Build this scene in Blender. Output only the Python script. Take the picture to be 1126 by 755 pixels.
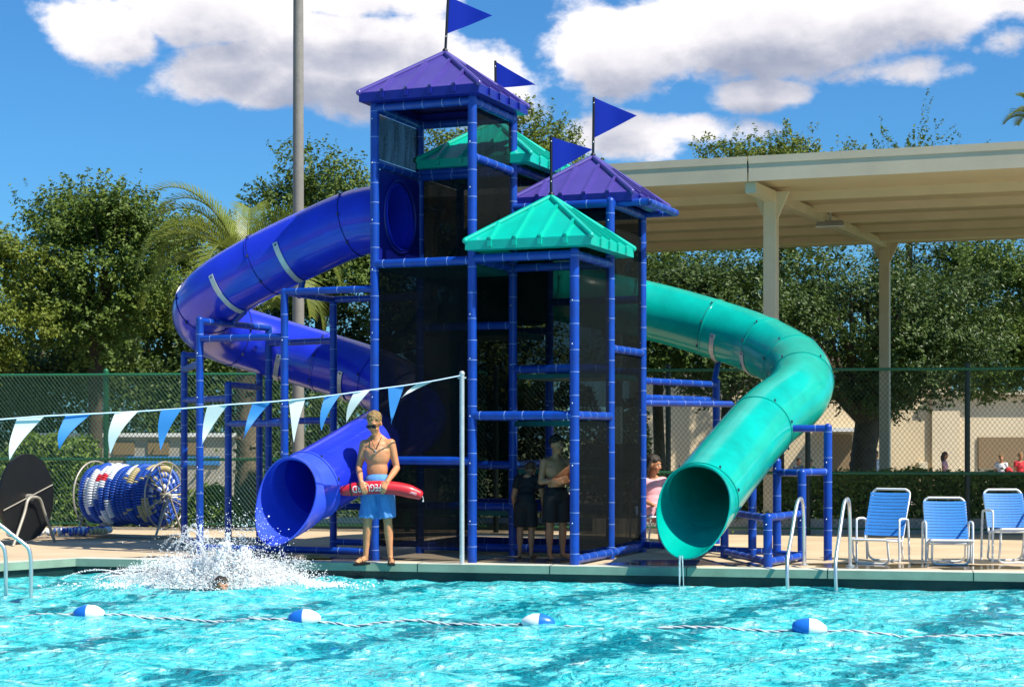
import bpy, bmesh, math, random
import numpy as np
from mathutils import Vector, Matrix, Quaternion
R = math.radians
sc = bpy.context.scene
for o in list(bpy.data.objects): bpy.data.objects.remove(o, do_unlink=True)
random.seed(7); np.random.seed(7)

# ------------------------------------------------------------------ camera
FPX = 1880.0; HZ = 478.0; EYE = 1.53
cd = bpy.data.cameras.new('camera'); cam = bpy.data.objects.new('camera', cd)
sc.collection.objects.link(cam); sc.camera = cam
cam.location = (0, 0, EYE); cam.rotation_euler = (R(90), 0, 0)
cd.sensor_width = 36; cd.lens = FPX / 1126 * 36; cd.shift_y = (HZ - 377.5) / 1126
cd.clip_start = 0.1; cd.clip_end = 3000

# ------------------------------------------------------------------ sky and sun
SUN = Vector((0.60, -0.37, 0.86)).normalized()
sun_el = math.asin(SUN.z); sun_az = math.atan2(SUN.x, SUN.y)
ld = bpy.data.lights.new('sun', 'SUN'); ld.energy = 5.0; ld.angle = R(0.53); ld.color = (1, .93, .80)
sun = bpy.data.objects.new('sun', ld); sc.collection.objects.link(sun)
sun.rotation_euler = SUN.to_track_quat('Z', 'Y').to_euler()
sun.location = (0, 0, 30)
vs = sc.view_settings
vs.view_transform = 'Standard'; vs.look = 'None'; vs.gamma = 1; vs.exposure = 0.56; vs.use_curve_mapping = False


class NX:
    """tiny expression wrapper round shader math nodes"""
    def __init__(s, nt, sock): s.nt = nt; s.s = sock
    @staticmethod
    def m(nt, op, *a, clamp=False):
        n = nt.nodes.new('ShaderNodeMath'); n.operation = op; n.use_clamp = clamp
        for i, v in enumerate(a):
            if isinstance(v, NX): nt.links.new(v.s, n.inputs[i])
            else: n.inputs[i].default_value = float(v)
        return NX(nt, n.outputs[0])
    def __add__(s, o): return NX.m(s.nt, 'ADD', s, o)
    __radd__ = __add__
    def __sub__(s, o): return NX.m(s.nt, 'SUBTRACT', s, o)
    def __rsub__(s, o): return NX.m(s.nt, 'SUBTRACT', o, s)
    def __mul__(s, o): return NX.m(s.nt, 'MULTIPLY', s, o)
    __rmul__ = __mul__
    def __truediv__(s, o): return NX.m(s.nt, 'DIVIDE', s, o)
    def f(s, op, *a, clamp=False): return NX.m(s.nt, op, s, *a, clamp=clamp)
    def smooth(s, a, b):
        n = s.nt.nodes.new('ShaderNodeMapRange'); n.interpolation_type = 'SMOOTHSTEP'
        s.nt.links.new(s.s, n.inputs[0]); n.inputs[1].default_value = a; n.inputs[2].default_value = b
        return NX(s.nt, n.outputs[0])


def noise_node(nt, vec, scale, detail=4, rough=.5, dist=0, dim='3D'):
    n = nt.nodes.new('ShaderNodeTexNoise'); n.noise_dimensions = dim
    n.inputs['Scale'].default_value = scale; n.inputs['Detail'].default_value = detail
    n.inputs['Roughness'].default_value = rough; n.inputs['Distortion'].default_value = dist
    if vec is not None: nt.links.new(vec, n.inputs['Vector'])
    return n


world = bpy.data.worlds.new('World'); sc.world = world; world.use_nodes = True
nt = world.node_tree; nt.nodes.clear()
sky = nt.nodes.new('ShaderNodeTexSky'); sky.sky_type = 'NISHITA'; sky.sun_disc = False
sky.sun_elevation = sun_el; sky.sun_rotation = sun_az; sky.air_density = 1.0; sky.dust_density = 0.7; sky.ozone_density = 3.0
hs = nt.nodes.new('ShaderNodeMix'); hs.data_type = 'RGBA'; hs.blend_type = 'MULTIPLY'; hs.inputs[0].default_value = 1
nt.links.new(sky.outputs[0], hs.inputs[6]); hs.inputs[7].default_value = (.40, .90, 1.30, 1)
tc = nt.nodes.new('ShaderNodeTexCoord'); sp = nt.nodes.new('ShaderNodeSeparateXYZ')
nt.links.new(tc.outputs['Generated'], sp.inputs[0])
dx, dy, dz = (NX(nt, sp.outputs[i]) for i in range(3))
az = NX.m(nt, 'ARCTAN2', dx, dy); el = dz.f('ARCSINE')
# cumulus banks: azimuth px, height px, half sizes px (converted to radians), weight
CL = [(1105, 18, 95, 40, 1.05), (125, 55, 62, 42, 1.05), (760, 145, 130, 22, .62), (960, 95, 110, 26, .75), (330, 60, 80, 60, 1.0), (235, 22, 120, 48, 1.1), (360, 5, 150, 34, 1.0), (300, 92, 110, 40, 1.25), (410, 80, 130, 55, 1.25),
      (500, 90, 90, 60, 1.0), (690, 60, 105, 50, 1.15), (850, 48, 150, 58, 1.25), (1000, 22, 130, 50, 1.1), (835, 112, 70, 24, 1.0),
      (1090, 66, 40, 26, .75), (690, 155, 70, 30, .75), (640, 15, 60, 20, .55),
      (-250, 60, 130, 60, 1.1), (1400, 90, 160, 60, 1.1), (1750, -50, 260, 90, 1.1), (-700, -20, 220, 80, 1.1),
      (500, -470, 560, 230, 1.25), (1300, -380, 360, 230, 1.2), (-200, -330, 360, 160, 1.15), (800, -1000, 500, 250, 1.1), (-300, -900, 400, 250, 1.1), (2400, 60, 240, 80, 1.1), (-1400, 80, 260, 60, 1.1)]  # out-of-view banks high overhead are added for white water reflections and brighter shade


def cloud_density(shift):
    e2 = el + shift
    cb = nt.nodes.new('ShaderNodeCombineXYZ')
    nt.links.new(az.s, cb.inputs[0]); nt.links.new((e2 * 1.5).s, cb.inputs[1]); cb.inputs[2].default_value = 3.7
    n1 = NX(nt, noise_node(nt, cb.outputs[0], 13, 9, .60).outputs[0])
    n2 = NX(nt, noise_node(nt, cb.outputs[0], 45, 6, .55).outputs[0])
    tot = None
    for (cx, cy, rx, ry, w) in CL:
        a0 = (cx - 563) / FPX; e0 = (HZ - cy) / FPX
        u = (az - a0) * (FPX / rx); v = (e2 - e0) * (FPX / ry)
        g = (u * u + v * v) * -0.85
        g = g.f('EXPONENT') * w
        tot = g if tot is None else tot.f('MAXIMUM', g)
    return tot + (n1 - .5) * 1.45 + (n2 - .5) * .45


d0 = cloud_density(0.0); d1 = cloud_density(0.012); d2 = cloud_density(0.034)
cbs = nt.nodes.new('ShaderNodeCombineXYZ'); nt.links.new(az.s, cbs.inputs[0]); nt.links.new((el * 1.7).s, cbs.inputs[1])
n_sh = NX(nt, noise_node(nt, cbs.outputs[0], 20, 9, .62, .2).outputs[0])
mask = d0.smooth(.40, .70)
occ = (d1.smooth(.30, 1.15) * .55 + d2.smooth(.25, 1.1) * .75 + (n_sh - .5) * .9)
lit = (1.08 - occ * .80 + (n_sh - .5) * .25).f('MAXIMUM', .0).f('MINIMUM', 1)
cr = nt.nodes.new('ShaderNodeMix'); cr.data_type = 'RGBA'
cr.inputs[6].default_value = (3.4, 3.7, 4.8, 1); cr.inputs[7].default_value = (11.2, 10.6, 10.5, 1)
nt.links.new(lit.s, cr.inputs[0])
mx = nt.nodes.new('ShaderNodeMix'); mx.data_type = 'RGBA'
hzf = el.smooth(-.02, .09)
nt.links.new((mask * hzf * .97).s, mx.inputs[0]); nt.links.new(hs.outputs[2], mx.inputs[6]); nt.links.new(cr.outputs[2], mx.inputs[7])
bg = nt.nodes.new('ShaderNodeBackground'); bg.inputs[1].default_value = 0.078
nt.links.new(mx.outputs[2], bg.inputs[0])
wo = nt.nodes.new('ShaderNodeOutputWorld'); nt.links.new(bg.outputs[0], wo.inputs[0])
world.cycles.sampling_method = 'MANUAL'; world.cycles.sample_map_resolution = 512

# ------------------------------------------------------------------ helpers
def W(x, y, Y): return Vector(((x - 563) * Y / FPX, Y, EYE - (y - HZ) * Y / FPX))
def PX(x, Y): return (x - 563) * Y / FPX
PH = R(22); U = Vector((math.cos(PH), -math.sin(PH), 0)); V = Vector((math.sin(PH), math.cos(PH), 0)); Z = Vector((0, 0, 1))
F0 = Vector((.73, 19.97, 0)); MOD = 1.3
def G(i, j, z=0): return F0 + U * (i * MOD) + V * (j * MOD) + Z * z


class MB:
    def __init__(s): s.v = []; s.f = []; s.mi = []; s.sm = []
    def add(s, vs, fs, mi=0, smooth=False):
        b = len(s.v); s.v += [tuple(p) for p in vs]
        for f in fs: s.f.append([b + i for i in f]); s.mi.append(mi); s.sm.append(smooth)
    def box(s, c, size, mi=0, M=None):
        c = Vector(c); hx, hy, hz = [k / 2 for k in size]
        vs = [Vector((x, y, z)) for x in (-hx, hx) for y in (-hy, hy) for z in (-hz, hz)]
        vs = [(M @ p if M else p) + c for p in vs]
        s.add(vs, [(0, 1, 3, 2), (4, 6, 7, 5), (0, 4, 5, 1), (2, 3, 7, 6), (0, 2, 6, 4), (1, 5, 7, 3)], mi)
    def tube(s, pts, r, n=12, mi=0, caps=True, ref=None, sy=1.0):
        pts = [Vector(p) for p in pts]; N = len(pts)
        rs = r if isinstance(r, (list, tuple)) else [r] * N
        T = [(pts[min(i + 1, N - 1)] - pts[max(i - 1, 0)]).normalized() for i in range(N)]
        a = ref or (Vector((0, 0, 1)) if abs(T[0].z) < .9 else Vector((1, 0, 0)))
        x = (a - T[0] * a.dot(T[0])).normalized()
        vs = []
        for i in range(N):
            x = (x - T[i] * x.dot(T[i])).normalized(); y = T[i].cross(x)
            for k in range(n):
                t = 2 * math.pi * k / n
                vs.append(pts[i] + x * (math.cos(t) * rs[i] * sy) + y * (math.sin(t) * rs[i]))
        fs = [(i * n + k, i * n + (k + 1) % n, (i + 1) * n + (k + 1) % n, (i + 1) * n + k) for i in range(N - 1) for k in range(n)]
        s.add(vs, fs, mi, True)
        if caps:
            s.add(vs[:n], [tuple(range(n))[::-1]], mi); s.add(vs[-n:], [tuple(range(n))], mi)
    def quad(s, a, b, c, d, mi=0, smooth=False): s.add([a, b, c, d], [(0, 1, 2, 3)], mi, smooth)
    def ball(s, c, r, mi=0, seg=12, rings=8, M=None):
        vs = []; fs = []
        rr = r if isinstance(r, (tuple, list)) else (r, r, r)
        for i in range(rings + 1):
            t = math.pi * i / rings
            for k in range(seg):
                p = 2 * math.pi * k / seg
                q = Vector((rr[0] * math.sin(t) * math.cos(p), rr[1] * math.sin(t) * math.sin(p), rr[2] * math.cos(t)))
                vs.append((M @ q if M else q) + Vector(c))
        for i in range(rings):
            for k in range(seg): fs.append((i * seg + k, (i + 1) * seg + k, (i + 1) * seg + (k + 1) % seg, i * seg + (k + 1) % seg))
        s.add(vs, fs, mi, True)


def link_mesh(name, mb, mats, parent=None, loc=None, bevel=0, local=False):
    me = bpy.data.meshes.new(name)
    off = Vector(loc) if loc is not None else Vector((0, 0, 0))
    me.from_pydata([tuple(Vector(p) - off) for p in mb.v], [], mb.f)
    for m in (mats if isinstance(mats, (list, tuple)) else [mats]): me.materials.append(m)
    me.polygons.foreach_set('material_index', mb.mi); me.polygons.foreach_set('use_smooth', mb.sm)
    me.validate(); me.update()
    o = bpy.data.objects.new(name, me); sc.collection.objects.link(o)
    o.location = off
    if parent is not None:
        o.parent = parent
        p = Vector((0, 0, 0)); q = parent
        while q is not None: p += q.location; q = q.parent
        o.location = (0, 0, 0) if local else off - p
    if bevel:
        b = o.modifiers.new('bevel', 'BEVEL'); b.width = bevel; b.segments = 2; b.limit_method = 'ANGLE'
    return o
# NB: parents are only ever translated, never rotated (except the tagged things that say so)
def tag(o, label=None, cat=None, group=None, kind=None):
    if label: o['label'] = label
    if cat: o['category'] = cat
    if group: o['group'] = group
    if kind: o['kind'] = kind
    return o
def thing(name, loc, label, cat, group=None):
    o = bpy.data.objects.new(name, None); sc.collection.objects.link(o); o.location = Vector(loc)
    o.empty_display_size = .2
    return tag(o, label, cat, group)


def mat(name, col, rough=.5, metal=0, var=0, vscale=4, bump=0, bscale=30, spec=.5, coat=0, trans=0, col2=None, coords='Object', island=0, detail=5):
    m = bpy.data.materials.new(name); m.use_nodes = True; t = m.node_tree
    b = t.nodes['Principled BSDF']
    b.inputs['Base Color'].default_value = (*col, 1); b.inputs['Roughness'].default_value = rough
    b.inputs['Metallic'].default_value = metal; b.inputs['Specular IOR Level'].default_value = spec
    b.inputs['Coat Weight'].default_value = coat; b.inputs['Coat Roughness'].default_value = .08
    co = t.nodes.new('ShaderNodeTexCoord').outputs[coords]
    if var or col2:
        n = noise_node(t, co, vscale, detail, .6)
        rmp = t.nodes.new('ShaderNodeMapRange'); rmp.inputs[1].default_value = .3; rmp.inputs[2].default_value = .7
        t.links.new(n.outputs[0], rmp.inputs[0])
        mix = t.nodes.new('ShaderNodeMix'); mix.data_type = 'RGBA'
        c2 = col2 or tuple(max(0, c * (1 - var)) for c in col)
        mix.inputs[6].default_value = (*col, 1); mix.inputs[7].default_value = (*c2, 1)
        fac = rmp.outputs[0]
        if island:
            g = t.nodes.new('ShaderNodeNewGeometry')
            fac = (NX(t, rmp.outputs[0]) * (1 - island) + NX(t, g.outputs['Random Per Island']) * island).s
        t.links.new(fac, mix.inputs[0]); t.links.new(mix.outputs[2], b.inputs['Base Color'])
        rr = t.nodes.new('ShaderNodeMapRange'); rr.inputs[3].default_value = rough * .8; rr.inputs[4].default_value = min(1, rough * 1.25)
        t.links.new(n.outputs[0], rr.inputs[0]); t.links.new(rr.outputs[0], b.inputs['Roughness'])
    if bump:
        n = noise_node(t, co, bscale, 5, .6)
        bp = t.nodes.new('ShaderNodeBump'); bp.inputs['Strength'].default_value = bump; bp.inputs['Distance'].default_value = .02
        t.links.new(n.outputs[0], bp.inputs['Height']); t.links.new(bp.outputs[0], b.inputs['Normal'])
    if trans:
        tr = t.nodes.new('ShaderNodeBsdfTranslucent'); ms = t.nodes.new('ShaderNodeMixShader'); ms.inputs[0].default_value = trans
        src = b.inputs['Base Color'].links
        if src: t.links.new(src[0].from_socket, tr.inputs[0])
        else: tr.inputs[0].default_value = (*col, 1)
        out = t.nodes['Material Output']
        t.links.new(b.outputs[0], ms.inputs[1]); t.links.new(tr.outputs[0], ms.inputs[2]); t.links.new(ms.outputs[0], out.inputs[0])
    return m


def net_mat(name, col, cover):
    """woven netting too fine to resolve: dark threads with clear holes"""
    m = bpy.data.materials.new(name); m.use_nodes = True; t = m.node_tree; b = t.nodes['Principled BSDF']
    b.inputs['Base Color'].default_value = (*col, 1); b.inputs['Roughness'].default_value = .9; b.inputs['Specular IOR Level'].default_value = .1
    co = t.nodes.new('ShaderNodeTexCoord').outputs['Object']
    mp = t.nodes.new('ShaderNodeMapping'); mp.inputs['Scale'].default_value = (9, 9, 1.2); t.links.new(co, mp.inputs[0])
    nn = NX(t, noise_node(t, mp.outputs[0], 1.0, 5, .6).outputs[0]); n2 = NX(t, noise_node(t, co, 55, 2, .6).outputs[0])
    hit = ((nn - .5) * .30 + (n2 - .5) * .25 + cover).f('MINIMUM', 1).f('MAXIMUM', 0)
    tr = t.nodes.new('ShaderNodeBsdfTransparent'); ms = t.nodes.new('ShaderNodeMixShader')
    t.links.new(hit.s, ms.inputs[0]); t.links.new(tr.outputs[0], ms.inputs[1]); t.links.new(b.outputs[0], ms.inputs[2])
    t.links.new(ms.outputs[0], t.nodes['Material Output'].inputs[0])
    return m


M = {}
M['blue_plastic'] = mat('blue slide plastic', (.018, .042, .72), .22, var=.30, vscale=2.6, bump=.03, bscale=9, coat=.35)
M['blue_mouth'] = mat('sunlit blue plastic', (.045, .095, .80), .25, var=.15, vscale=2, coat=.3)  # paler than the slide blue: sunlight on the exit put into the colour
M['green_plastic'] = mat('green slide plastic', (.0, .47, .38), .22, var=.30, vscale=2.6, bump=.03, bscale=9, coat=.35)
M['seam'] = mat('dark joint rubber', (.02, .03, .06), .7)
M['pipe'] = mat('blue padded pipe', (.003, .062, .44), .38, var=.35, vscale=5, bump=.12, bscale=40)
M['band'] = mat('pale pipe ties', (.26, .36, .66), .5)
M['bolt'] = mat('galvanised bolt', (.6, .62, .65), .35, .8)
M['galv'] = mat('galvanised bracket', (.62, .66, .68), .4, .35, var=.25, vscale=20)
M['purple'] = mat('purple roof plastic', (.088, .062, .33), .30, var=.2, vscale=3, coat=.2)
M['purple_rib'] = mat('purple roof ribs', (.10, .072, .37), .35)
M['roof_blue'] = mat('navy roof edge', (.008, .015, .26), .35, var=.2, vscale=4)
M['roof_green'] = mat('green roof plastic', (.0, .52, .39), .33, var=.2, vscale=3, coat=.2)
M['flag'] = mat('blue flag', (.004, .035, .55), .55, trans=.25)
M['black'] = mat('black painted steel', (.008, .008, .01), .4)
M['net'] = net_mat('black safety net', (.004, .006, .006), .74)
M['net_dense'] = net_mat('dense dark net', (.004, .005, .006), .83)
M['net_light'] = net_mat('grey safety net', (.012, .016, .016), .90)
M['platform'] = mat('green platform', (.0, .14, .13), .5, var=.3, vscale=6)
M['panel_blue'] = mat('navy entry panel', (.006, .012, .24), .4, var=.2, vscale=3)
M['panel_green'] = mat('dark green entry panel', (.0, .10, .08), .4, var=.2, vscale=3)
M['concrete'] = mat('pool deck concrete', (.66, .52, .35), .8, var=0, col2=(.46, .35, .22), vscale=.9, bump=.25, bscale=60, detail=9)
M['coping'] = mat('painted pool coping', (.27, .40, .30), .45, var=.3, vscale=3, bump=.1, bscale=40)
M['coping_top'] = mat('pale coping top', (.66, .68, .58), .5, var=.2, vscale=5)
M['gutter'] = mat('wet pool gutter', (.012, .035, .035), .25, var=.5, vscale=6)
M['poolwall'] = mat('pool tile', (.10, .48, .52), .3, var=.2, vscale=8)
M['steel'] = mat('polished steel rail', (.78, .76, .72), .30, .85)
M['cream'] = mat('cream painted steel', (.66, .57, .40), .5, var=.12, vscale=2.5, bump=.03)
M['fascia'] = mat('pale roof edge steel', (.66, .53, .37), .5, var=.15, vscale=1.5)
M['pan'] = mat('cream ceiling steel', (.72, .58, .38), .5, var=.12, vscale=1.2)
M['polegrey'] = mat('grey concrete pole', (.24, .225, .20), .7, var=.2, vscale=6, bump=.2)
M['fence_green'] = mat('green fence paint', (.012, .14, .06), .4, var=.2, vscale=10)
M['wire'] = mat('green chain link', (.02, .10, .06), .5)
M['wire_light'] = mat('dark chain link', (.025, .05, .035), .5)
M['fence_dark'] = mat('dark fence post', (.008, .02, .016), .4)
M['grass'] = mat('mown grass', (.07, .13, .025), .9, col2=(.16, .15, .06), vscale=1.2, bump=.5, bscale=30, detail=8)
M['path'] = mat('pale paving', (.45, .41, .35), .85, var=.25, vscale=2, bump=.2)
M['asphalt'] = mat('asphalt', (.06, .06, .06), .9, var=.3, vscale=5)
M['tan'] = mat('tan stucco', (.72, .58, .38), .85, var=.12, vscale=.8, bump=.2, bscale=25)
M['tan_light'] = mat('pale stucco', (.72, .60, .42), .85, var=.1, vscale=.8)
M['tan_dark'] = mat('brown door', (.25, .17, .09), .6)
M['white'] = mat('white paint', (.8, .8, .78), .45, var=.08, vscale=6)
M['strap'] = mat('blue vinyl strap', (.05, .25, .66), .35, var=.15, vscale=12)
M['bark'] = mat('oak bark', (.075, .055, .04), .95, var=.5, vscale=6, bump=.8, bscale=14)
M['palmbark'] = mat('palm bark', (.20, .15, .10), .95, var=.5, vscale=12, bump=.9, bscale=20)
M['leafA'] = mat('mid green oak leaves', (.052, .105, .014), .5, col2=(.17, .23, .034), vscale=.7, trans=.25, island=.5, spec=.35)
M['leafB'] = mat('yellow green leaves', (.085, .135, .016), .5, col2=(.24, .28, .038), vscale=.7, trans=.3, island=.5, spec=.35)
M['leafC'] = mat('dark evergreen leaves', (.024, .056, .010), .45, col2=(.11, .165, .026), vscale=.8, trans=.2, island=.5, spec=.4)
M['leafH'] = mat('hedge leaves', (.060, .130, .014), .5, col2=(.20, .27, .040), vscale=1.5, trans=.25, island=.6, spec=.35)
M['frond'] = mat('palm frond', (.11, .17, .022), .42, col2=(.30, .32, .05), vscale=1.5, trans=.3, island=.5)
M['skin'] = mat('tanned skin', (.68, .29, .13), .5, var=.22, vscale=11, bump=.05)
M['skin2'] = mat('tan skin', (.52, .23, .11), .5, var=.12, vscale=7)
M['hair_blond'] = mat('blond hair', (.38, .23, .085), .6, var=.5, vscale=60, bump=.6, bscale=90)
M['hair_dark'] = mat('dark hair', (.03, .018, .012), .55, var=.4, vscale=50, bump=.5, bscale=90)
M['hair_brown'] = mat('brown hair', (.16, .075, .03), .55, var=.4, vscale=50, bump=.5, bscale=90)
M['shorts_blue'] = mat('light blue shorts', (.09, .29, .68), .75, var=.18, vscale=9, bump=.35, bscale=16)
M['cloth_black'] = mat('black cloth', (.012, .012, .014), .8, bump=.3, bscale=20)
M['cloth_white'] = mat('white cloth', (.75, .76, .8), .8, bump=.3, bscale=20)
M['cloth_pink'] = mat('pink cloth', (.72, .38, .42), .8, bump=.3, bscale=20)
M['cloth_red'] = mat('red cloth', (.62, .03, .04), .8, bump=.3, bscale=20)
M['cloth_green'] = mat('green cloth', (.12, .42, .12), .8, bump=.3, bscale=20)
M['cloth_grey'] = mat('grey blue cloth', (.10, .14, .2), .8, bump=.3, bscale=20)
M['red_foam'] = mat('red foam', (.68, .018, .03), .35, var=.15, vscale=10, coat=.2)
M['white_print'] = mat('white print', (.85, .85, .85), .5)
M['glasses'] = mat('black sunglasses', (.006, .006, .008), .1)
M['rope_blue'] = mat('blue lane float', (.02, .10, .50), .35, var=.3, vscale=12)
M['rope_white'] = mat('white lane float', (.82, .84, .86), .35, var=.12, vscale=12)
M['rope_red'] = mat('red lane float', (.65, .02, .04), .35)
M['rope_yellow'] = mat('tan lane float', (.50, .42, .22), .4)
M['reel_black'] = mat('black reel sheet', (.008, .009, .010), .45, var=.4, vscale=5)
M['pennant_white'] = mat('white pennant', (.80, .86, .86), .5, trans=.35)
M['pennant_blue'] = mat('blue pennant', (.07, .34, .78), .5, trans=.35)
M['cord'] = mat('pale cord', (.45, .60, .78), .6)
M['buoy_blue'] = mat('blue float', (.015, .16, .62), .3)
M['buoy_white'] = mat('white float', (.85, .86, .86), .3)
M['lampglass'] = mat('lamp lens', (.8, .8, .76), .2)
M['hill'] = mat('far ground', (.09, .12, .04), .9)

# ------------------------------------------------------------------ pool geometry
WZ = -0.18
def edgeY(X): return 19.95 - 0.205 * X          # the far pool edge
CORN = Vector((-5.35, 0, 0)); CORN.y = edgeY(-5.35)
EDGE = [Vector((-16, 9.0, 0)), Vector((-7.6, 18.0, 0)), Vector((-6.35, 19.95, 0)), CORN, Vector((14, edgeY(14), 0))]


def sheet(name, poly, z, m, thick=0):
    mb = MB(); vs = [Vector((p[0], p[1], z)) for p in poly]; n = len(vs)
    mb.add(vs, [tuple(range(n))])
    if thick:
        lo = [p - Z * thick for p in vs]
        for i in range(n): mb.quad(vs[i], lo[i], lo[(i + 1) % n], vs[(i + 1) % n])
    o = link_mesh(name, mb, m); o['kind'] = 'structure'
    bm = bmesh.new(); bm.from_mesh(o.data); bmesh.ops.triangulate(bm, faces=[f for f in bm.faces if len(f.verts) > 4])
    bmesh.ops.recalc_face_normals(bm, faces=bm.faces[:]); bm.to_mesh(o.data); bm.free()
    for p in o.data.polygons:
        if p.normal.z < -.5: p.flip()
    return o


back_edge = [(p.x, p.y) for p in EDGE]
deck_far = [(22, 24.2), (7, 26.3), (-9, 28.9), (-22, 30)]
sheet('pool_deck', [(-22, 9)] + [(p[0], p[1]) for p in back_edge] + [(22, edgeY(22))] + deck_far, 0.0, M['concrete'])
sheet('near_deck', [(-22, -8), (22, -8), (22, 4), (-22, 4)], 0.0, M['concrete'], .25)
# terrain: falls gently behind the fence
def gz(Y): return -0.02 - .5 * min(1, max(0, (Y - 29) / 14))
mb = MB(); xs = list(np.linspace(-400, 400, 9)); ysl = [-300, 9, 24, 29, 33, 38, 43, 60, 120, 400, 900]
for j in range(len(ysl) - 1):
    if ysl[j + 1] <= 24: continue
    for i in range(len(xs) - 1):
        mb.quad((xs[i], ysl[j], gz(ysl[j]) - .03), (xs[i + 1], ysl[j], gz(ysl[j]) - .03), (xs[i + 1], ysl[j + 1], gz(ysl[j + 1]) - .03), (xs[i], ysl[j + 1], gz(ysl[j + 1]) - .03), smooth=True)
for (x0, x1, y0, y1) in ((-400, -22, -300, 24), (22, 400, -300, 24), (-22, 22, -300, -8)):
    mb.quad((x0, y0, -.05), (x1, y0, -.05), (x1, y1, -.05), (x0, y1, -.05))
g_ = link_mesh('grass_ground', mb, M['grass']); g_['kind'] = 'structure'
sheet('path', [(-30, 33.5), (3, 33.5), (3, 36), (-30, 36)], -.15, M['path'])
bpy.data.objects['path'].location.z = -.05
sheet('courtyard_paving', [(2, 50), (40, 50), (40, 61.5), (2, 61.5)], gz(60) - .01, M['path'])
M['wet'] = mat('wet concrete', (.20, .155, .10), .10, var=.2, vscale=4)
def puddle(cx, cy, rx, ry, seed):
    rs = random.Random(seed); n = 28; P = []
    for k in range(n):
        a = 2 * math.pi * k / n; q = 1 + .28 * math.sin(a * 3 + seed) + .16 * math.sin(a * 7 + seed * 2) + rs.uniform(-.05, .05)
        P.append((cx + rx * q * math.cos(a), cy + ry * q * math.sin(a)))
    mb = MB(); mb.add([Vector((p[0], p[1], .004)) for p in P] + [Vector((cx, cy, .004))], [(k, (k + 1) % n, n) for k in range(n)])
    o = link_mesh('wet_patch', mb, M['wet']); o['kind'] = 'structure'
puddle(4.3, 20.0, .95, .42, 1); puddle(5.6, 19.75, .8, .30, 2); puddle(2.0, 20.4, .9, .45, 3); puddle(-3.4, 21.4, 1.3, .4, 4); puddle(-1.9, 21.0, .6, .3, 5); puddle(.4, 20.9, .7, .35, 6)
# coping slab, gutter wall, pool shell
cop = MB(); gut = MB(); shell = MB()
pts = [Vector(p) for p in EDGE]
def offs(ps, d):      # offset the edge polyline towards the water (d > 0) or the deck (d < 0)
    out = []
    for i, p in enumerate(ps):
        t = (ps[min(i + 1, len(ps) - 1)] - ps[max(i - 1, 0)]).normalized()
        out.append(p + Vector((t.y, -t.x, 0)) * d)
    return out
oW = offs(pts, .06); oD = offs(pts, -.22)
for i in range(len(pts) - 1):
    a, b, c, d = oD[i], oD[i + 1], oW[i + 1], oW[i]
    cop.quad(a + Z * .016, b + Z * .016, c + Z * .016, d + Z * .016, 1)
    cop.quad(d + Z * .016, c + Z * .016, c - Z * .078, d - Z * .078, 0)
    cop.quad(d - Z * .078, c - Z * .078, pts[i + 1] - Z * .078, pts[i] - Z * .078, 0)
    cop.quad(a, b, b + Z * .016, a + Z * .016, 1)
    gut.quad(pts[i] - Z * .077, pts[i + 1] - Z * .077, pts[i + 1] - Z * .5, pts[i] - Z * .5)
for k in range(12):
    X_ = -4.2 + k * 1.55; t_ = (pts[4] - pts[3]).normalized(); p_ = Vector((X_, edgeY(X_), 0)); nn_ = Vector((t_.y, -t_.x, 0))
    cop.box(p_ + nn_ * .058 - Z * .031, (.010, .008, .092), 2, Matrix.Rotation(math.atan2(t_.y, t_.x), 3, 'Z')); cop.box(p_ - nn_ * .08 + Z * .0165, (.010, .27, .003), 2, Matrix.Rotation(math.atan2(t_.y, t_.x), 3, 'Z'))
o = link_mesh('pool_coping', cop, [M['coping'], M['coping_top'], M['gutter']]); o['kind'] = 'structure'
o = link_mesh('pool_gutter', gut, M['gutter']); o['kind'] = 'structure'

# water: a real wave surface
wm = bpy.data.materials.new('pool water'); wm.use_nodes = True; t = wm.node_tree; b = t.nodes['Principled BSDF']
b.inputs['IOR'].default_value = 1.33; b.inputs['Roughness'].default_value = .04
co = t.nodes.new('ShaderNodeTexCoord').outputs['Object']
n1 = noise_node(t, co, 2.0, 3, .5); n2 = noise_node(t, co, 1.1, 2, .5)
n3 = noise_node(t, co, 6.5, 4, .6)
wob = (NX(t, n1.outputs[0]) - .5) * 1.1 + (NX(t, n2.outputs[0]) - .5) * .8 + (NX(t, n3.outputs[0]) - .5) * 1.3
sx = t.nodes.new('ShaderNodeSeparateXYZ'); t.links.new(co, sx.inputs[0])
lane = (NX(t, sx.outputs[0]) - NX(t, sx.outputs[1]) * .50 + wob + 40.45) / 2.3
lf = (lane.f('FRACT') - .5).f('ABSOLUTE').smooth(.385, .455)      # painted lines on the pool floor, seen through the waves
dk = NX(t, noise_node(t, co, .55, 3, .5).outputs[0]).smooth(.5, .75)
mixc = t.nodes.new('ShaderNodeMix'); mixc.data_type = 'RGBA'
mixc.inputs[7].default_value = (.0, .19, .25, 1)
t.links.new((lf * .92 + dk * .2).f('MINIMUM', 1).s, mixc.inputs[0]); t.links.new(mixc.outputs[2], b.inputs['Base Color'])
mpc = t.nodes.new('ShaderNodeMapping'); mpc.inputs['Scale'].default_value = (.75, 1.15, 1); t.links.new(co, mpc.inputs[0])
cellA = NX(t, noise_node(t, mpc.outputs[0], 7.5, 5, .64, 1.3).outputs[0]) * .55 + NX(t, noise_node(t, mpc.outputs[0], 2.6, 4, .6, 1.6).outputs[0]) * .45
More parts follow.
